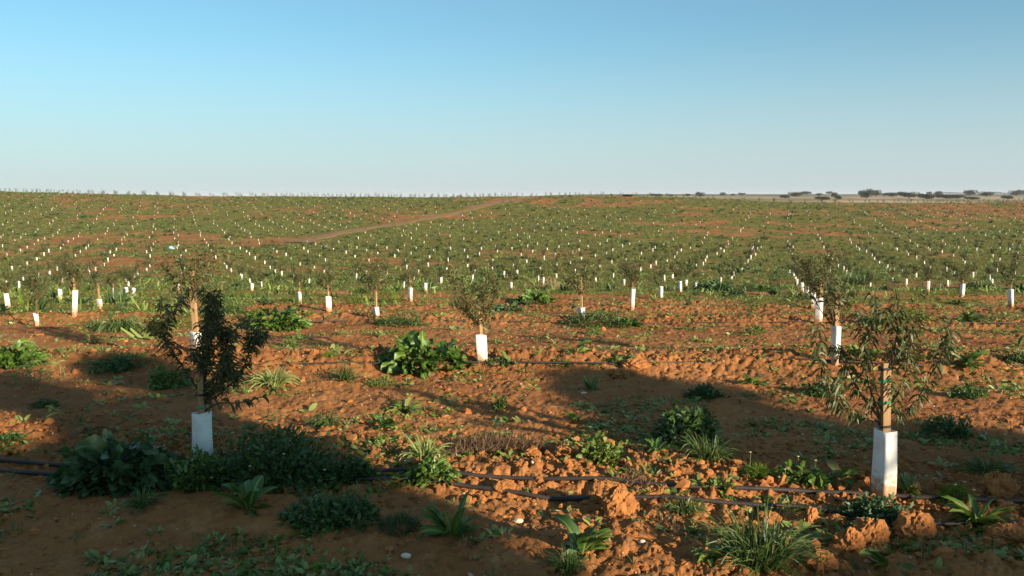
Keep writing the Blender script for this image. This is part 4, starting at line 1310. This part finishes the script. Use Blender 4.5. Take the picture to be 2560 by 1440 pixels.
def lump_mesh(rg, rx, ry, rz, rough=0.32, nu=44, nv=26, freq=2.2):
    a = np.linspace(0, 2 * math.pi, nu, endpoint=False)
    b = np.linspace(-0.5 * math.pi, 0.5 * math.pi, nv)
    A, B = np.meshgrid(a, b)
    d = np.stack([np.cos(A) * np.cos(B), np.sin(A) * np.cos(B), np.sin(B)], -1)
    o = rg.uniform(0, 90, 3)
    def n3(f, s):
        return (fbm(d[..., 0] * f + o[0] + d[..., 2] * f * .7, d[..., 1] * f + o[1] - d[..., 2] * f * .6, s, 3) + fbm(d[..., 2] * f + o[2], d[..., 0] * f * .8 - d[..., 1] * f + o[0], s + 5, 3)) / 2 - 0.5
    r = 1 + rough * 2.2 * n3(freq, 3) + rough * 1.3 * n3(freq * 3.2, 9) + rough * 1.1 * n3(freq * 8, 19)
    V = (d * r[..., None] * np.array([rx, ry, rz])).reshape(-1, 3)
    i, j = np.meshgrid(np.arange(nv - 1), np.arange(nu), indexing='ij')
    j2 = (j + 1) % nu
    return V, np.stack([i * nu + j, i * nu + j2, (i + 1) * nu + j2, (i + 1) * nu + j], -1).reshape(-1, 4)

CLODS = [
 (1548, 1312, 92, 76, 'largest lone soil lump resting under the lower hose'),
 (1492, 1262, 34, 26, 'fist-sized soil lump against the left of the largest lone lump'),
 (2027, 1330, 62, 66, 'upright rounded clod left of the grey green bush'),
 (2092, 1322, 62, 40, 'squat clod between the upright clod and the grey green bush'),
 (2182, 1372, 100, 84, 'big broken clod in front of the grey green bush'),
 (2125, 1385, 80, 60, 'crumbled clod left of the big broken clod'),
 (2292, 1362, 110, 72, 'wide clod right of the big broken clod'),
 (2050, 1420, 96, 50, 'low clod right of the largest grass tuft'),
 (1925, 1312, 60, 34, 'flat clod above the largest grass tuft'),
 (2500, 1246, 90, 74, 'shaded tall clod by the right edge'),
 (2440, 1236, 56, 30, 'shaded small clod beside the tall shaded clod'),
 (2520, 1352, 110, 48, 'lit clod in the right corner under the hose end'),
 (1412, 1150, 52, 30, 'rounded clod on top of the nearest row left of the crinkly weed'),
 (1332, 1148, 40, 22, 'small clod on top of the nearest row in the middle'),
 (2165, 1190, 44, 22, 'lit clod touching the left of the sunlit sleeve'),
 (2255, 1190, 44, 44, 'lit clod touching the right of the sunlit sleeve'),
 (1905, 1206, 70, 26, 'lit clod right of the feathery cushion'),
 (1260, 1232, 60, 24, 'clod wedged under the upper hose near the middle'),
 (1560, 942, 80, 24, 'lit clod on the flank of the second row'),
 (1590, 925, 70, 30, 'rounded clod in front of the low glossy dock'),
]
for k, (px, py, w, h, lab) in enumerate(CLODS):
    rg2 = np.random.default_rng(600 + k)
    p = at(px, py - h * 0.25)
    m = p[1] / FPX
    V, F = lump_mesh(rg2, w * m * 0.5, w * m * 0.42, h * m * 0.60, 0.34)
    o = MB().add(V, F).build('soil_clod', M_clod, None, (p[0], p[1] + 0.03, gz(p[0], p[1]) + h * m * 0.18), True)
    o.rotation_euler = (0, 0, rg2.uniform(0, 0.6))
    tag(o, lab, 'clod', 'soil clods in the foreground')
STONES = [(1606, 1360, 20, 17, 'cream white stone lying on sunlit soil in front'), (1332, 1165, 10, 9, 'little round cream stone set in the clod of the nearest row'),
          (1015, 1395, 26, 12, 'dull stone in the shade edge in front'), (1296, 1300, 26, 10, 'flat buff stone on sunlit soil below the lower hose'), (1460, 982, 16, 5, 'flat pinkish stone at the shadow left end')]
for k, (px, py, w, h, lab) in enumerate(STONES):
    p = at(px, py)
    m = p[1] / FPX
    V, F = lump_mesh(np.random.default_rng(700 + k), w * m * .5, w * m * .42, h * m * .55, 0.16, 24, 16, 1.6)
    tag(MB().add(V, F).build('stone', M_stone, None, (p[0], p[1], gz(p[0], p[1]) + h * m * .25)), lab, 'stone')

# ------------------------------------------------------------------ drip hoses
def hose(pix, label, r=0.0165, lift=0.020, name='drip_hose'):
    P = []
    for q in pix:
        p = at(q[0], q[1])
        P.append((p[0], p[1]))
    C2 = curve(P, 12 * len(P))
    z = np.array([gz(a, b) for a, b in C2])
    k = np.ones(15) / 15
    zs = np.convolve(np.pad(z, 7, mode='edge'), k, mode='valid')
    bury = (vnoise(C2[:, 0] * 1.3, C2[:, 1] * 1.3, 91) - 0.62) * 0.07 if r < 0.014 else 0.0
    P3 = np.column_stack([C2, np.maximum(zs, z - 0.02) + lift + bury])
    P3[:, 2] = np.convolve(np.pad(P3[:, 2], 3, mode='edge'), np.ones(7) / 7, mode='valid')
    o = MB().add(*tube(P3, r, 8)).build(name, M_hose)
    return tag(o, label, 'hose', 'black drip hoses along the rows'), P3
hose([(-420, 1128), (-200, 1142), (0, 1155), (140, 1166), (330, 1176), (520, 1176), (760, 1176), (930, 1181), (1050, 1186), (1170, 1191), (1310, 1198), (1450, 1207), (1580, 1214), (1700, 1221), (1850, 1225), (2000, 1228), (2130, 1234), (2290, 1243), (2400, 1246), (2560, 1252), (2760, 1262)],
     'upper black hose of the nearest row running the whole width')
_, HP = hose([(-420, 1150), (-200, 1166), (0, 1183), (120, 1189), (330, 1200), (560, 1206), (800, 1206), (1000, 1209), (1135, 1216), (1240, 1228), (1350, 1242), (1440, 1246), (1540, 1249), (1660, 1252), (1775, 1260), (1900, 1266), (2010, 1270), (2130, 1288), (2240, 1302), (2330, 1304), (2450, 1303), (2545, 1302)],
     'lower black hose of the nearest row, ending by the right rosette')
hose([(-300, 902), (0, 902), (120, 904), (250, 907), (400, 909), (560, 911), (700, 912), (900, 912), (1100, 913), (1300, 911), (1500, 909), (1665, 907), (1760, 903), (1860, 900), (1940, 903), (2010, 908), (2200, 912), (2400, 911), (2560, 910), (2800, 909)],
     'black hose along the second row', 0.0125, 0.012)
hose([(60, 823), (205, 821), (420, 815), (700, 812), (850, 802), (940, 800), (1100, 803), (1300, 806), (1480, 810), (1640, 809), (1760, 807), (2000, 808), (2300, 808), (2560, 810), (2760, 812)],
     'thin black hose along the third row', 0.0115, 0.010)
pc = at(1425, 1246)
mbc = MB()
i0 = int(np.argmin(np.hypot(HP[:, 0] - pc[0], HP[:, 1] - pc[1])))
mbc.add(*tube(HP[i0 - 2:i0 + 3], [0.012, 0.021, 0.022, 0.021, 0.012], 10))
tag(mbc.build('hose_coupling', M_black), 'thick grey coupling joining the lower hose near the largest lump', 'coupling')

# ------------------------------------------------------------------ small far figures
def stooping_person(px, py):
    p = at(px, py)
    root = empty('person', (p[0], p[1], gz(p[0], p[1]) - 0.02), 'tiny person in pale top and dark trousers stooping among far saplings', 'person')
    def skinned(name, verts, edges, radii, mat):
        me = bpy.data.meshes.new(name)
        me.from_pydata(verts, edges, [])
        o = link(name, me, root)
        md = o.modifiers.new('skin', 'SKIN')
        o.modifiers.new('smooth', 'SUBSURF').render_levels = 2
        for v, r in zip(me.skin_vertices[0].data, radii):
            v.radius = (r, r)
        me.skin_vertices[0].data[0].use_root = True
        me.materials.append(mat)
        return o
    # whole body, one surface: pelvis, bent torso, neck, head, arms reaching down, legs
    bv = [(0, 0, .62), (.06, 0, .78), (.16, 0, .93), (.22, 0, 1.0), (.28, 0, 1.05), (.30, -.02, 1.15),
          (.20, -.17, .90), (.32, -.20, .70), (.46, -.16, .58), (.20, .17, .90), (.33, .20, .72), (.47, .14, .60),
          (.02, -.10, .58), (.05, -.11, .33), (-.03, -.12, .05), (.08, -.12, .02), (-.02, .10, .58), (.0, .11, .33), (-.09, .12, .05), (.02, .12, .02)]
    be = [(0, 1), (1, 2), (2, 3), (3, 4), (4, 5), (3, 6), (6, 7), (7, 8), (3, 9), (9, 10), (10, 11), (0, 12), (12, 13), (13, 14), (14, 15), (0, 16), (16, 17), (17, 18), (18, 19)]
    br = [.13, .13, .14, .08, .07, .10, .06, .045, .035, .06, .045, .035, .085, .065, .045, .04, .085, .065, .045, .04]
    skinned('body', bv, be, br, M_skin)
    skinned('shirt', [(.03, 0, .66), (.07, 0, .78), (.16, 0, .93), (.21, 0, .99), (.20, -.18, .90), (.31, -.20, .73), (.20, .18, .90), (.32, .20, .75)],
            [(0, 1), (1, 2), (2, 3), (2, 4), (4, 5), (2, 6), (6, 7)], [.15, .155, .17, .12, .085, .065, .085, .065], M_cloth)
    skinned('trousers', [(0, 0, .63), (.02, -.10, .56), (.05, -.11, .33), (-.03, -.12, .08), (-.02, .10, .56), (.0, .11, .33), (-.09, .12, .08)],
            [(0, 1), (1, 2), (2, 3), (0, 4), (4, 5), (5, 6)], [.155, .11, .085, .07, .11, .085, .07], M_trouser)
    V, F = lump_mesh(np.random.default_rng(1), .115, .105, .09, .05, 20, 12)
    MB().add(V, F).build('hair', M_trouser, root, (.285, -.01, 1.20))
    root.rotation_euler = (0, 0, 0.2)
    root.scale = (0.86,) * 3
stooping_person(1878, 636)

def crumpled():
    p = at(428, 624)
    n, k = 26, 18
    rg3 = np.random.default_rng(8)
    u, v = np.meshgrid(np.linspace(-1, 1, n), np.linspace(-1, 1, k))
    bulge = np.maximum(0, 1 - u ** 2 * 0.8 - v ** 2 * 0.6)
    z = bulge * 0.42 + (fbm(u * 2.4 + 5, v * 2.4, 8, 3) - .5) * 0.35 * bulge + (fbm(u * 6, v * 6, 18, 2) - .5) * .14 * bulge
    V = np.stack([u * .42 + .05 * np.sin(5 * v), v * .30 + .05 * np.sin(6 * u), np.maximum(z, -0.02)], -1).reshape(-1, 3)
    V2 = V * np.array([0.96, 0.96, 0.93]) - np.array([0, 0, 0.012])
    i, j = np.meshgrid(np.arange(k - 1), np.arange(n - 1), indexing='ij')
    F = np.stack([i * n + j, i * n + j + 1, (i + 1) * n + j + 1, (i + 1) * n + j], -1).reshape(-1, 4)
    o = MB().add(V, F).add(V2, F[:, ::-1]).build('plastic_sheet', M_tarp, None, (p[0], p[1], gz(p[0], p[1])))
    tag(o, 'crumpled pale blue and white plastic sheet left in the field among far saplings', 'plastic sheet')
crumpled()

# ------------------------------------------------------------------ oaks and shrubs on the skyline
def oak_meshes(seed, w, h, trunk_h, flat=0.55, n=900, lobes=7):
    rg = np.random.default_rng(seed)
    wood, leaf = MB(), MB()
    fork = np.array([0, 0, trunk_h])
    wood.add(*tube(curve([(0, 0, -0.4), (rg.normal(0, .1), 0, trunk_h * .5), fork], 6), np.linspace(h * .06, h * .045, 6), 7))
    for k in range(lobes):
        a = 2 * math.pi * (k + rg.uniform(-.3, .3)) / lobes
        rr = w * 0.5 * rg.uniform(.25, .68)
        c = np.array([math.cos(a) * rr, math.sin(a) * rr, trunk_h * .8 + (h - trunk_h) * rg.uniform(.15, .62)])
        wood.add(*tube(curve([fork, fork * .5 + c * .5 + [0, 0, -.1 * h], c], 6), np.linspace(h * .03, h * .01, 6), 5, False))
        R = np.array([w * .29, w * .29, h * .46 * flat]) * rg.uniform(.8, 1.15)
        m = n // lobes
        d = sph(rg, m, -0.55, 1)
        P = c + d * (rg.uniform(.35, 1.05, m) ** .5)[:, None] * R
        V, F, A = leaves(rg, P, sph(rg, m), w * rg.uniform(.05, .09, m), w * .055, .3, 1, 2, 1.5, 0, 0, 'oval')
        leaf.add(V, F)
    return wood.mesh('trunk', M_oakbark), leaf.mesh('crown', M_oak)
OAKS = [oak_meshes(51, 10, 7.5, 1.5, .85, 1900, 9), oak_meshes(52, 11, 6.5, 1.7, .75, 1800, 8), oak_meshes(53, 8, 7.0, 1.5, .9, 1500, 7), oak_meshes(54, 13, 6.0, 2.2, .55, 1500, 9), oak_meshes(55, 11, 4.0, .4, .95, 1600, 9)]
def _extent(me):
    c = np.empty(len(me.vertices) * 3, np.float32)
    me.vertices.foreach_get('co', c)
    c = c.reshape(-1, 3)
    return float(np.percentile(c[:, 0], 99) - np.percentile(c[:, 0], 1)), float(np.percentile(c[:, 2], 99.5))
OAKW, OAKH = [_extent(o[1])[0] for o in OAKS], [_extent(o[1])[1] for o in OAKS]
FAR_TREES = [  # centre px, base py, top py, width px, form, label
 (1641, 491, 484, 30, 4, 'long low dark tree clump on the skyline, leftmost of those right of the track'),
 (1678, 491, 486, 13, 4, 'tiny shrub on the skyline right of the long low clump'),
 (1719, 491, 484, 15, 2, 'small tree on the skyline left of the domed tree'),
 (1750, 492, 480, 22, 0, 'domed oak on the skyline where the stubble field begins'),
 (1807, 490, 481, 17, 2, 'round lone oak on the skyline above the left end of the stubble'),
 (1832, 489, 484, 11, 4, 'small shrub right of the round lone oak'),
 (1854, 489, 482, 15, 3, 'flat-topped lone pine on the skyline above the stubble'),
 (1962, 496, 487, 22, 4, 'low dark oak at the left foot of the leaning oak pair'),
 (1990, 493, 480, 33, 1, 'broad oak on the stubble, left of the gap'),
 (2015, 488, 478, 24, 3, 'flat-crowned oak right behind the broad oak'),
 (2048, 490, 483, 16, 2, 'small oak above the low bushes at the middle of the stubble'),
 (2056, 500, 491, 34, 4, 'low spreading bush pair on the stubble edge'),
 (2073, 487, 478, 14, 3, 'little high tree on the skyline above the low spreading bush'),
 (2086, 496, 481, 17, 2, 'upright oak right of the low spreading bush'),
 (2096, 499, 489, 14, 4, 'small dark shrub at the foot of the upright oak'),
 (2151, 488, 477, 14, 2, 'slender tree joined to the left of the tallest oak'),
 (2166, 496, 473, 30, 0, 'tallest oak on the skyline, dark and dense'),
 (2190, 492, 475, 21, 1, 'umbrella-shaped oak right of the tallest oak'),
 (2213, 491, 482, 17, 2, 'smaller oak in the gap right of the umbrella-shaped oak'),
 (2231, 493, 481, 26, 1, 'oak group beginning right of the small gap oak'),
 (2252, 491, 479, 18, 3, 'flat oak at the back of the oak group'),
 (2272, 496, 480, 42, 1, 'wide oak forming the right end of the oak group'),
 (2315, 498, 484, 36, 4, 'large rounded bush in front of the far pasture'),
 (2323, 487, 479, 12, 3, 'small tree on the pasture ridge above the large rounded bush'),
 (2345, 489, 478, 20, 0, 'compact round oak on the pasture ridge'),
 (2375, 483, 478, 36, 3, 'thin dark hedge of trees along the pasture ridge'),
 (2374, 497, 486, 62, 4, 'long scrub thicket below the compact round oak'),
 (2398, 483, 479, 16, 3, 'short hedge tree right of the thin dark hedge'),
 (2424, 490, 475, 30, 1, 'two-headed oak on the pasture ridge'),
 (2430, 499, 492, 32, 4, 'low scrub under the two-headed oak'),
 (2466, 492, 479, 33, 1, 'drooping oak right of the two-headed oak'),
 (2493, 484, 478, 20, 3, 'flat distant oak right of the drooping oak'),
 (2513, 484, 480, 24, 3, 'faint tree line piece near the right edge'),
 (2518, 498, 489, 26, 4, 'low bush below the faint tree line near the right edge'),
 (2541, 489, 475, 30, 0, 'dense oak at the right edge'),
 (2562, 487, 475, 24, 0, 'oak cut by the right edge of the view'),
 (1570, 491, 486, 26, 4, 'faint bush peeking over the crest right of the track top'),
 (1150, 489, 481, 16, 4, 'rounded bush peeking over the crest left of the track top'),
 (925, 490, 484, 18, 4, 'rounded bush on the crest left of the middle'),
]
for k, (px, by, ty, w, f, lab) in enumerate(FAR_TREES):
    p = at(px, by)
    if p[1] < 300: p = p + np.array([0, 0, 0])
    m = p[1] / FPX
    root = empty('oak_tree' if f != 4 else 'scrub_bush', (p[0], p[1], float(ground_z(p[0:1], p[1:2])[0])), lab, 'tree' if f != 4 else 'bush', 'far oaks and scrub', k * 1.7)
    sx, sz = w * m / OAKW[f], (by - ty) * m / OAKH[f]
    root.scale = (sx, sx, sz)
    link('trunk', OAKS[f][0], root)
    link('crown', OAKS[f][1], root)

# ------------------------------------------------------------------ the trees behind the viewpoint whose shade lies on the field
def shade_tree(seed, polys, dist, thick, label, boxes=()):
    rg = np.random.default_rng(seed)
    n = 60000
    x, y = rg.uniform(-10, 9, n), rg.uniform(1.6, 13.5, n)
    z = ground_z(x, y)
    px, py, dep = project(np.stack([x, y, z], -1))
    leaf, wood = MB(), MB()
    allP = []
    for c_, h_, count in boxes:                    # crown mass that keeps the shaded sapling out of the sun
        G = np.array(c_) + rg.uniform(-1, 1, (count, 3)) * np.array(h_)
        allP.append(G + S * (dist + rg.uniform(-thick, thick, count))[:, None])
    for poly, count, soft in polys:
        jx, jy = px + rg.normal(0, soft, n), py + rg.normal(0, soft * 0.5, n)
        s_ = np.nonzero(in_poly(jx, jy, poly))[0]
        if len(s_) == 0: continue
        s_ = rg.choice(s_, count)
        G = np.stack([x[s_], y[s_], z[s_]], -1) + rg.normal(0, 0.05, (count, 3)) * [1, 1, 0]
        allP.append(G + S * (dist + rg.uniform(-thick, thick, count))[:, None])
    P = np.concatenate(allP)
    V, F, A = leaves(rg, P, sph(rg, len(P)), rg.uniform(0.10, 0.20, len(P)), 0.09, .3, 2, 2, 1.5, 0, 0, 'oval')
    leaf.add(V, F)
    c = P.mean(0)
    base = np.array([c[0], c[1], float(ground_z(c[0:1], c[1:2])[0]) - 0.2])
    fork = base * .45 + c * .55
    wood.add(*tube(curve([base, base * .5 + fork * .5 + [.1, .05, 0], fork], 8), np.linspace(.20, .13, 8), 9))
    for q in rg.integers(0, len(P), 26):
        wood.add(*tube(curve([fork, fork * .4 + P[q] * .6 - [0, 0, .1], P[q]], 8), np.linspace(.05, .008, 8), 5, False))
    root = empty('shade_tree', base, label, 'tree')
    inv = -base
    o = wood.build('trunk', M_oakbark, root); o.location = inv
    o = leaf.build('crown', M_dark, root); o.location = inv
A_ = [(-500, 1150), (0, 1142), (140, 1118), (230, 1045), (340, 1000), (470, 985), (545, 1050), (700, 1090), (830, 1110), (905, 1165), (965, 1245), (1120, 1268), (1190, 1325), (1250, 1400), (1400, 1440), (1440, 1700), (-700, 1700)]
B_ = [(190, 905), (260, 886), (350, 892), (430, 905), (485, 935), (475, 990), (340, 965), (250, 945)]
C_ = [(1385, 945), (1440, 924), (1540, 938), (1700, 962), (1850, 985), (1960, 1020), (2070, 1055), (2170, 1080), (2330, 1062), (2560, 1100), (2800, 1110), (2800, 1270), (2560, 1262), (2400, 1235), (2260, 1205), (2100, 1190), (1900, 1150), (1700, 1118), (1600, 1080), (1440, 1005)]
D_ = [(2150, 1420), (2240, 1372), (2340, 1330), (2430, 1360), (2560, 1340), (2900, 1330), (2900, 1720), (1980, 1720), (2080, 1460)]
E_ = [(330, 1062), (240, 1042), (120, 975), (110, 930), (200, 915), (300, 965), (370, 1000)]
shade_tree(31, [(A_, 16000, 12), (B_, 1150, 10), (E_, 60, 14)], 19, 1.6, 'wide dense tree behind the viewpoint shading the lower left',
           [((p1[0] - .02, p1[1], .62), (.46, .2, .52), 2200), ((p1[0] + .1, p1[1], 1.2), (.22, .2, .25), 420)])
shade_tree(32, [(C_, 6400, 15), (D_, 4500, 12)], 17, 1.5, 'loose tree behind the viewpoint shading the strip at the right')

# ------------------------------------------------------------------ thin haze of the open plain
def haze():
    m, n, l = new_mat('haze_air')
    v = n.new('ShaderNodeVolumePrincipled')
    v.inputs['Color'].default_value = (0.80, 0.86, 0.95, 1)
    v.inputs['Density'].default_value = 0.00009
    v.inputs['Anisotropy'].default_value = 0.0
    o = n.new('ShaderNodeOutputMaterial')
    l.new(v.outputs[0], o.inputs['Volume'])
    low, top = 0.0, 0.0
    bpy.context.view_layer.update()
    for o_ in SC.objects:
        if o_.type == 'MESH':
            zs = [(o_.matrix_world @ Vector(c)).z for c in o_.bound_box]
            low, top = min(low, min(zs)), max(top, max(zs))
    low, top = low - 1.0, top + 1.0
    V, F = box((0, 0, (low + top) / 2), (9400, 9400, (top - low) / 2))
    print('haze box', low, top)
    tag(MB().add(V, F).build('haze', m, None, None, True), 'faint haze over the far fields', None, None, 'stuff')
haze()
